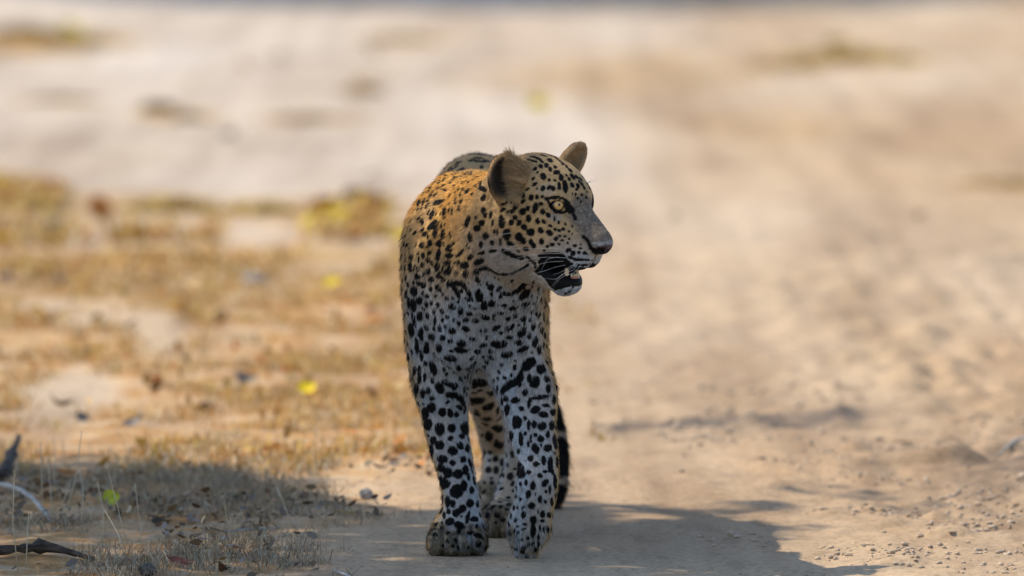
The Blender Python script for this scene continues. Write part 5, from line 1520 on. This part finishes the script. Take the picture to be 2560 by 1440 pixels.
palew = wood_mat("bleached_wood", (0.30, 0.28, 0.25), (0.48, 0.45, 0.41)); darkw = wood_mat("dark_rotten_wood", (0.035, 0.027, 0.022), (0.11, 0.085, 0.065)); brownw = wood_mat("brown_twig", (0.10, 0.07, 0.05), (0.22, 0.16, 0.11))
def stick(pts, radii, mat_, label, name="stick", seg=9, jag=0.0, cat="stick", seed=0):
    r2 = np.random.default_rng(seed)
    A = np.array(pts, float)
    out, rr = [], []
    E = np.vstack([2 * A[0] - A[1], A, 2 * A[-1] - A[-2]])
    for i in range(1, len(E) - 2):
        for t in np.linspace(0, 1, 5, endpoint=False):
            out.append(0.5 * ((2 * E[i]) + (-E[i-1] + E[i+1]) * t + (2*E[i-1] - 5*E[i] + 4*E[i+1] - E[i+2]) * t*t + (-E[i-1] + 3*E[i] - 3*E[i+1] + E[i+2]) * t**3))
            rr.append((radii[i-1] * (1 - t) + radii[i] * t) * (1 + r2.normal(0, .06 + jag)))
    out.append(A[-1]); rr.append(radii[-1])
    V, Fc = [], []
    tube(V, Fc, out, rr, seg)
    V = np.array(V); V += r2.normal(0, .05 + jag * .5, V.shape) * np.mean(radii)
    o_ = mesh_obj(name, V, Fc, mat_, None)
    tag(o_, label, cat)
    return o_
g0 = lambda x, y, up=0.0: on_ground(x, y) + np.array([0, 0, up])
stick([g0(-60, 1245, .030), g0(20, 1255, .032), g0(75, 1272, .022), g0(108, 1290, .012), g0(128, 1306, .004)], [.0045, .005, .0045, .0045, .0035], palew, "pale bleached bent branch in the turf at the left edge", "branch", cat="branch", seed=1)
stick([g0(-80, 1215, .02), g0(0, 1215, .025), g0(30, 1195, .045), g0(48, 1165, .06)], [.013, .012, .009, .004], darkw, "dark rotten stump end behind the pale branch at the left edge", "rotten_stump", jag=.18, cat="stump", seed=2)
stick([g0(-120, 1395, .010), g0(20, 1395, .014), g0(120, 1392, .014), g0(235, 1398, .006)], [.009, .009, .008, .004], darkw, "dark rotten log lying across the bottom left corner", "rotten_log", jag=.14, cat="log", seed=3)
stick([g0(836, 1424, .004), g0(870, 1440, .005), g0(905, 1458, .004)], [.0022, .0026, .002], palew, "thin pale twig at the bottom edge left of the planted paw", "twig", cat="twig", seed=4)
stick([g0(2495, 1146, .004), g0(2545, 1138, .007), g0(2620, 1128, .006)], [.003, .0035, .0035], palew, "pale stick reaching in at the right edge", "stick", cat="stick", seed=5)
stick([g0(560, 1330, .004), g0(640, 1322, .006), g0(700, 1318, .003)], [.0022, .0024, .0016], palew, "thin grey twig lying in the shaded turf", "twig", cat="twig", seed=7)

# ---- stones and clods
def rock_mat(name, c1, c2):
    m_, nt_, b_ = new_mat(name); N_ = nt_.nodes
    t_ = N_.new("ShaderNodeTexCoord"); n_ = N_.new("ShaderNodeTexNoise"); n_.inputs["Scale"].default_value = 120; n_.inputs["Detail"].default_value = 4
    nt_.links.new(t_.outputs["Object"], n_.inputs["Vector"])
    r2 = N_.new("ShaderNodeValToRGB"); nt_.links.new(n_.outputs[0], r2.inputs[0])
    r2.color_ramp.elements[0].position = .35; r2.color_ramp.elements[0].color = (*c1, 1); r2.color_ramp.elements[1].position = .65; r2.color_ramp.elements[1].color = (*c2, 1)
    nt_.links.new(r2.outputs[0], b_.inputs["Base Color"]); set_in(b_, rough=.95, spec=.1)
    return m_
clodm = rock_mat("dry_clod", (0.36, 0.28, 0.20), (0.50, 0.39, 0.28)); darkr = rock_mat("dark_stone", (0.07, 0.062, 0.055), (0.15, 0.13, 0.11)); greyr = rock_mat("grey_stone", (0.22, 0.21, 0.20), (0.40, 0.38, 0.36))
def rock(px, py, wpx, mat_, label, name="stone", cat="stone", group=None, flat=.6, seed=0):
    r2 = np.random.default_rng(seed)
    p = on_ground(px, py); s = (16 + p[1]) / F_PX * wpx * .5
    bm = bmesh.new(); bmesh.ops.create_icosphere(bm, subdivisions=3, radius=1.0)
    me_ = bpy.data.meshes.new(name); bm.to_mesh(me_); bm.free()
    V = np.empty(len(me_.vertices) * 3); me_.vertices.foreach_get("co", V); V = V.reshape(-1, 3)
    V = V * (0.62 + 0.75 * fbm(V + seed * 3.1, 1.3, 3, seed))[:, None] * s * np.array([1, .8, flat])
    V[:, 2] -= V[:, 2].min() + s * .12
    me_.vertices.foreach_set("co", V.ravel()); me_.materials.append(mat_)
    me_.polygons.foreach_set("use_smooth", np.zeros(len(me_.polygons), bool))
    o_ = link(bpy.data.objects.new(name, me_)); o_.location = p; o_.rotation_euler = (0, 0, r2.uniform(0, 6))
    tag(o_, label, cat, group)
    return o_
rock(640, 700, 62, greyr, "grey stone lying on the blurred sand behind the turf", seed=1, flat=.5)
rock(605, 690, 30, rock_mat("white_stone", (0.45, 0.43, 0.40), (0.6, 0.58, 0.55)), "small whitish stone beside a grey stone in the blurred turf", seed=2)
rock(130, 585, 90, darkr, "dark stone under the blurred ochre grass at the left", seed=3, flat=.45)
rock(145, 705, 40, darkr, "small dark stone in the blurred grass at the left", seed=4)
rock(10, 705, 44, darkr, "dark stone at the left edge in the blurred grass", seed=5)
rock(368, 1430, 44, darkr, "dark stone at the bottom edge left of a reddish leaf", seed=6, flat=.7)
rock(915, 1252, 34, greyr, "grey stone in shade left of the planted foreleg", seed=7, flat=.8)
r_ = np.random.default_rng(5)
CL = [(2360, 1325), (2400, 1318), (2330, 1345), (2440, 1340), (2300, 1360), (2380, 1362), (2420, 1372), (2470, 1330), (2500, 1352), (2275, 1388), (2320, 1398), (2375, 1400), (2440, 1405), (2500, 1398), (2540, 1330), (2540, 1420), (2460, 1436), (2230, 1402),
      (2120, 1395), (2180, 1372), (2345, 1285), (2430, 1278), (2290, 1300), (2515, 1290), (2210, 1330), (1910, 1365), (1850, 1416), (1780, 1372), (1600, 1335), (1640, 1392), (1480, 1330), (1540, 1418), (1950, 1440), (2060, 1436), (1440, 1385), (1500, 1270), (1720, 1335)]
for i, (x, y) in enumerate(CL):
    shade_ = x < 2000
    rock(x, y, r_.uniform(8, 40) * r_.uniform(.4, 1) * (0.4 if shade_ else 1), clodm, "small dry earth clod on the shaded sand right of the lifted paw" if shade_ else "small dry earth clod on the trampled sand at the lower right", "earth_clod", "clod",
         "clods on the shaded sand" if shade_ else "clods on the trampled sand at the lower right", r_.uniform(.28, .5), seed=20 + i)

# ---- blurred clumps of withered grass far back on the sand
def clump(px, py, wpx, cols, label, seed, hpx=30, n=170):
    n = int(n * 2.2)
    r2 = np.random.default_rng(seed)
    p0 = on_ground(px, py); s_ = (16 + p0[1]) / F_PX
    W = wpx * s_ * .5; Hh = hpx * s_
    X = r2.normal(0, .5, n) * W; Y = r2.normal(0, .5, n) * W * 0.9
    a = r2.uniform(0, 6.283, n); ln = r2.uniform(.3, 1.4, n); h = Hh * r2.uniform(.4, 1.1, n) * np.exp(-(X / W) ** 2)
    d = np.stack([np.cos(a), np.sin(a), 0 * a], 1)
    root = np.stack([X, Y, 0 * X - .004], 1); up_ = np.stack([0 * h, 0 * h, h], 1)
    sd = np.stack([np.sin(a), np.cos(a), 0 * a], 1) * (0.011 * r2.uniform(.5, 1.5, n))[:, None]
    m1 = root + d * (h * ln * .5)[:, None] + up_ * .6; tip = root + d * (h * ln * 1.5)[:, None] + up_ * np.maximum(1 - .4 * ln, .1)[:, None]
    V = np.stack([root - sd, root + sd, m1 + sd * .8, m1 - sd * .8, tip + sd * .2, tip - sd * .2], 1).reshape(-1, 3)
    i0 = (np.arange(n) * 6)[:, None]
    me_ = np_mesh("grass_clump", V, np.concatenate([i0 + np.array([0, 1, 2, 3]), i0 + np.array([3, 2, 4, 5])]), False)
    col_attr(me_, np.array(cols)[r2.integers(0, len(cols), n)] * r2.uniform(.7, 1.2, (n, 1)), 6); me_.materials.append(grassm)
    o_ = link(bpy.data.objects.new("grass_clump", me_)); o_.location = p0
    tag(o_, label, "grass clump", None, "stuff")
BRW = [(0.30, 0.19, 0.10), (0.36, 0.24, 0.13), (0.22, 0.14, 0.08), (0.42, 0.29, 0.15)]; GOL = [(0.58, 0.38, 0.09), (0.55, 0.34, 0.10), (0.50, 0.36, 0.12), (0.60, 0.44, 0.10)]; TNC = [(0.46, 0.33, 0.19), (0.50, 0.37, 0.23), (0.40, 0.27, 0.15)]
clump(60, 95, 210, BRW + GOL[:2], "blurred brown and ochre grass clump in the upper left corner", 1, 46, 260)
clump(190, 120, 190, GOL + BRW[:2], "blurred ochre grass clump right of the one in the upper left corner", 2, 40, 240)
clump(395, 275, 80, BRW, "small dark brown grass clump on the pale sand at the upper left", 3, 34)
clump(470, 296, 90, BRW + GOL[:1], "rusty brown grass clump right beside the dark brown one at the upper left", 4, 28)
clump(770, 294, 190, TNC + BRW[:1], "long low tan grass clump on the pale sand above the leopard's back", 5, 20, 220)
clump(908, 235, 90, TNC, "small round tan grass clump above the leopard's back", 6, 30)
clump(1000, 100, 210, TNC, "faint tan grass clump near the top edge left of centre", 7, 22, 200)
clump(150, 255, 200, TNC + BRW[:1], "low grey brown grass clump at the left under the corner clumps", 8, 18, 200)
clump(2140, 150, 330, GOL + TNC[:1], "large golden grass clump at the upper right", 9, 44, 380)
clump(1980, 165, 200, TNC + GOL[:1], "pale tan grass clump left of the large golden one at the upper right", 10, 26, 220)
clump(2500, 462, 190, TNC + GOL[:1], "low tan grass clump at the right edge level with the leopard's eye", 11, 18, 200)
clump(640, 530, 240, GOL, "ochre grass clump in the blurred band left of the leopard's shoulder", 12, 40, 260)
clump(430, 520, 260, GOL, "golden grass clump in the middle of the blurred band at the left", 13, 44, 280)
clump(60, 520, 240, GOL + BRW[:1], "ochre grass clump at the left end of the blurred band", 14, 46, 280)

# ---- crumbs of crusted sand, too many to count
def crumbs(name, n, xr, yr, smin, smax, label, seed, thr):
    r2 = np.random.default_rng(seed)
    X = r2.uniform(*xr, n * 6); Y = r2.uniform(*yr, n * 6)
    q = np.stack([X, Y * .6, 0 * X], -1)
    k = (fbm(q, 5.0, 3, 81.) + r2.normal(0, .05, len(X)) > thr) & (np.abs(X) < (16 + Y) * .054)
    X, Y = X[k][:n], Y[k][:n]; n = len(X)
    O = np.array([(1, 0, 0), (0, 1, 0), (-1, 0, 0), (0, -1, 0), (0, 0, 1), (0, 0, -1), (.6, .6, .5), (-.6, .5, .55), (-.5, -.6, .5), (.6, -.6, .45)])
    T = np.array([(0, 6, 9), (6, 0, 1), (1, 7, 6), (7, 1, 2), (2, 8, 7), (8, 2, 3), (3, 9, 8), (9, 3, 0), (4, 9, 6), (4, 6, 7), (4, 7, 8), (4, 8, 9), (1, 0, 5), (2, 1, 5), (3, 2, 5), (0, 3, 5)])
    s_ = smin + (smax - smin) * r2.random(n) ** 3
    V = O[None] * r2.uniform(.6, 1.25, (n, 10, 1)) * s_[:, None, None] * np.stack([r2.uniform(.7, 1.4, n), r2.uniform(.7, 1.2, n), r2.uniform(.45, .9, n)], 1)[:, None]
    a = r2.uniform(0, 6.28, n); ca, sa = np.cos(a)[:, None], np.sin(a)[:, None]
    V = np.stack([V[..., 0] * ca - V[..., 1] * sa, V[..., 0] * sa + V[..., 1] * ca, V[..., 2]], -1)
    V += np.stack([X, Y, gz(X, Y) + s_ * .25], 1)[:, None]
    me_ = np_mesh(name, V.reshape(-1, 3), (T[None] + (np.arange(n) * 10)[:, None, None]).reshape(-1, 3), False)
    col_attr(me_, np.array([0.52, 0.40, 0.285]) * r2.uniform(.70, 1.05, (n, 1)), 10); me_.materials.append(littm)
    o_ = link(bpy.data.objects.new(name, me_)); tag(o_, label, "sand crumbs", None, "stuff")
crumbs("sand_crumbs", 1500, (0.30, 1.05), (-0.45, 2.6), 0.0010, 0.0080, "crumbs of crusted sand scattered over the trampled track at the lower right", 3, 0.56)
crumbs("sand_grit", 900, (-0.35, 0.6), (-0.45, 1.6), 0.0007, 0.0030, "fine grit on the shaded sand round the leopard's paws", 4, 0.44)
crumbs("track_crumbs", 500, (0.15, 1.2), (2.4, 4.2), 0.002, 0.010, "dark crumbs along the broken rut right of the leopard's tail", 5, 0.54)
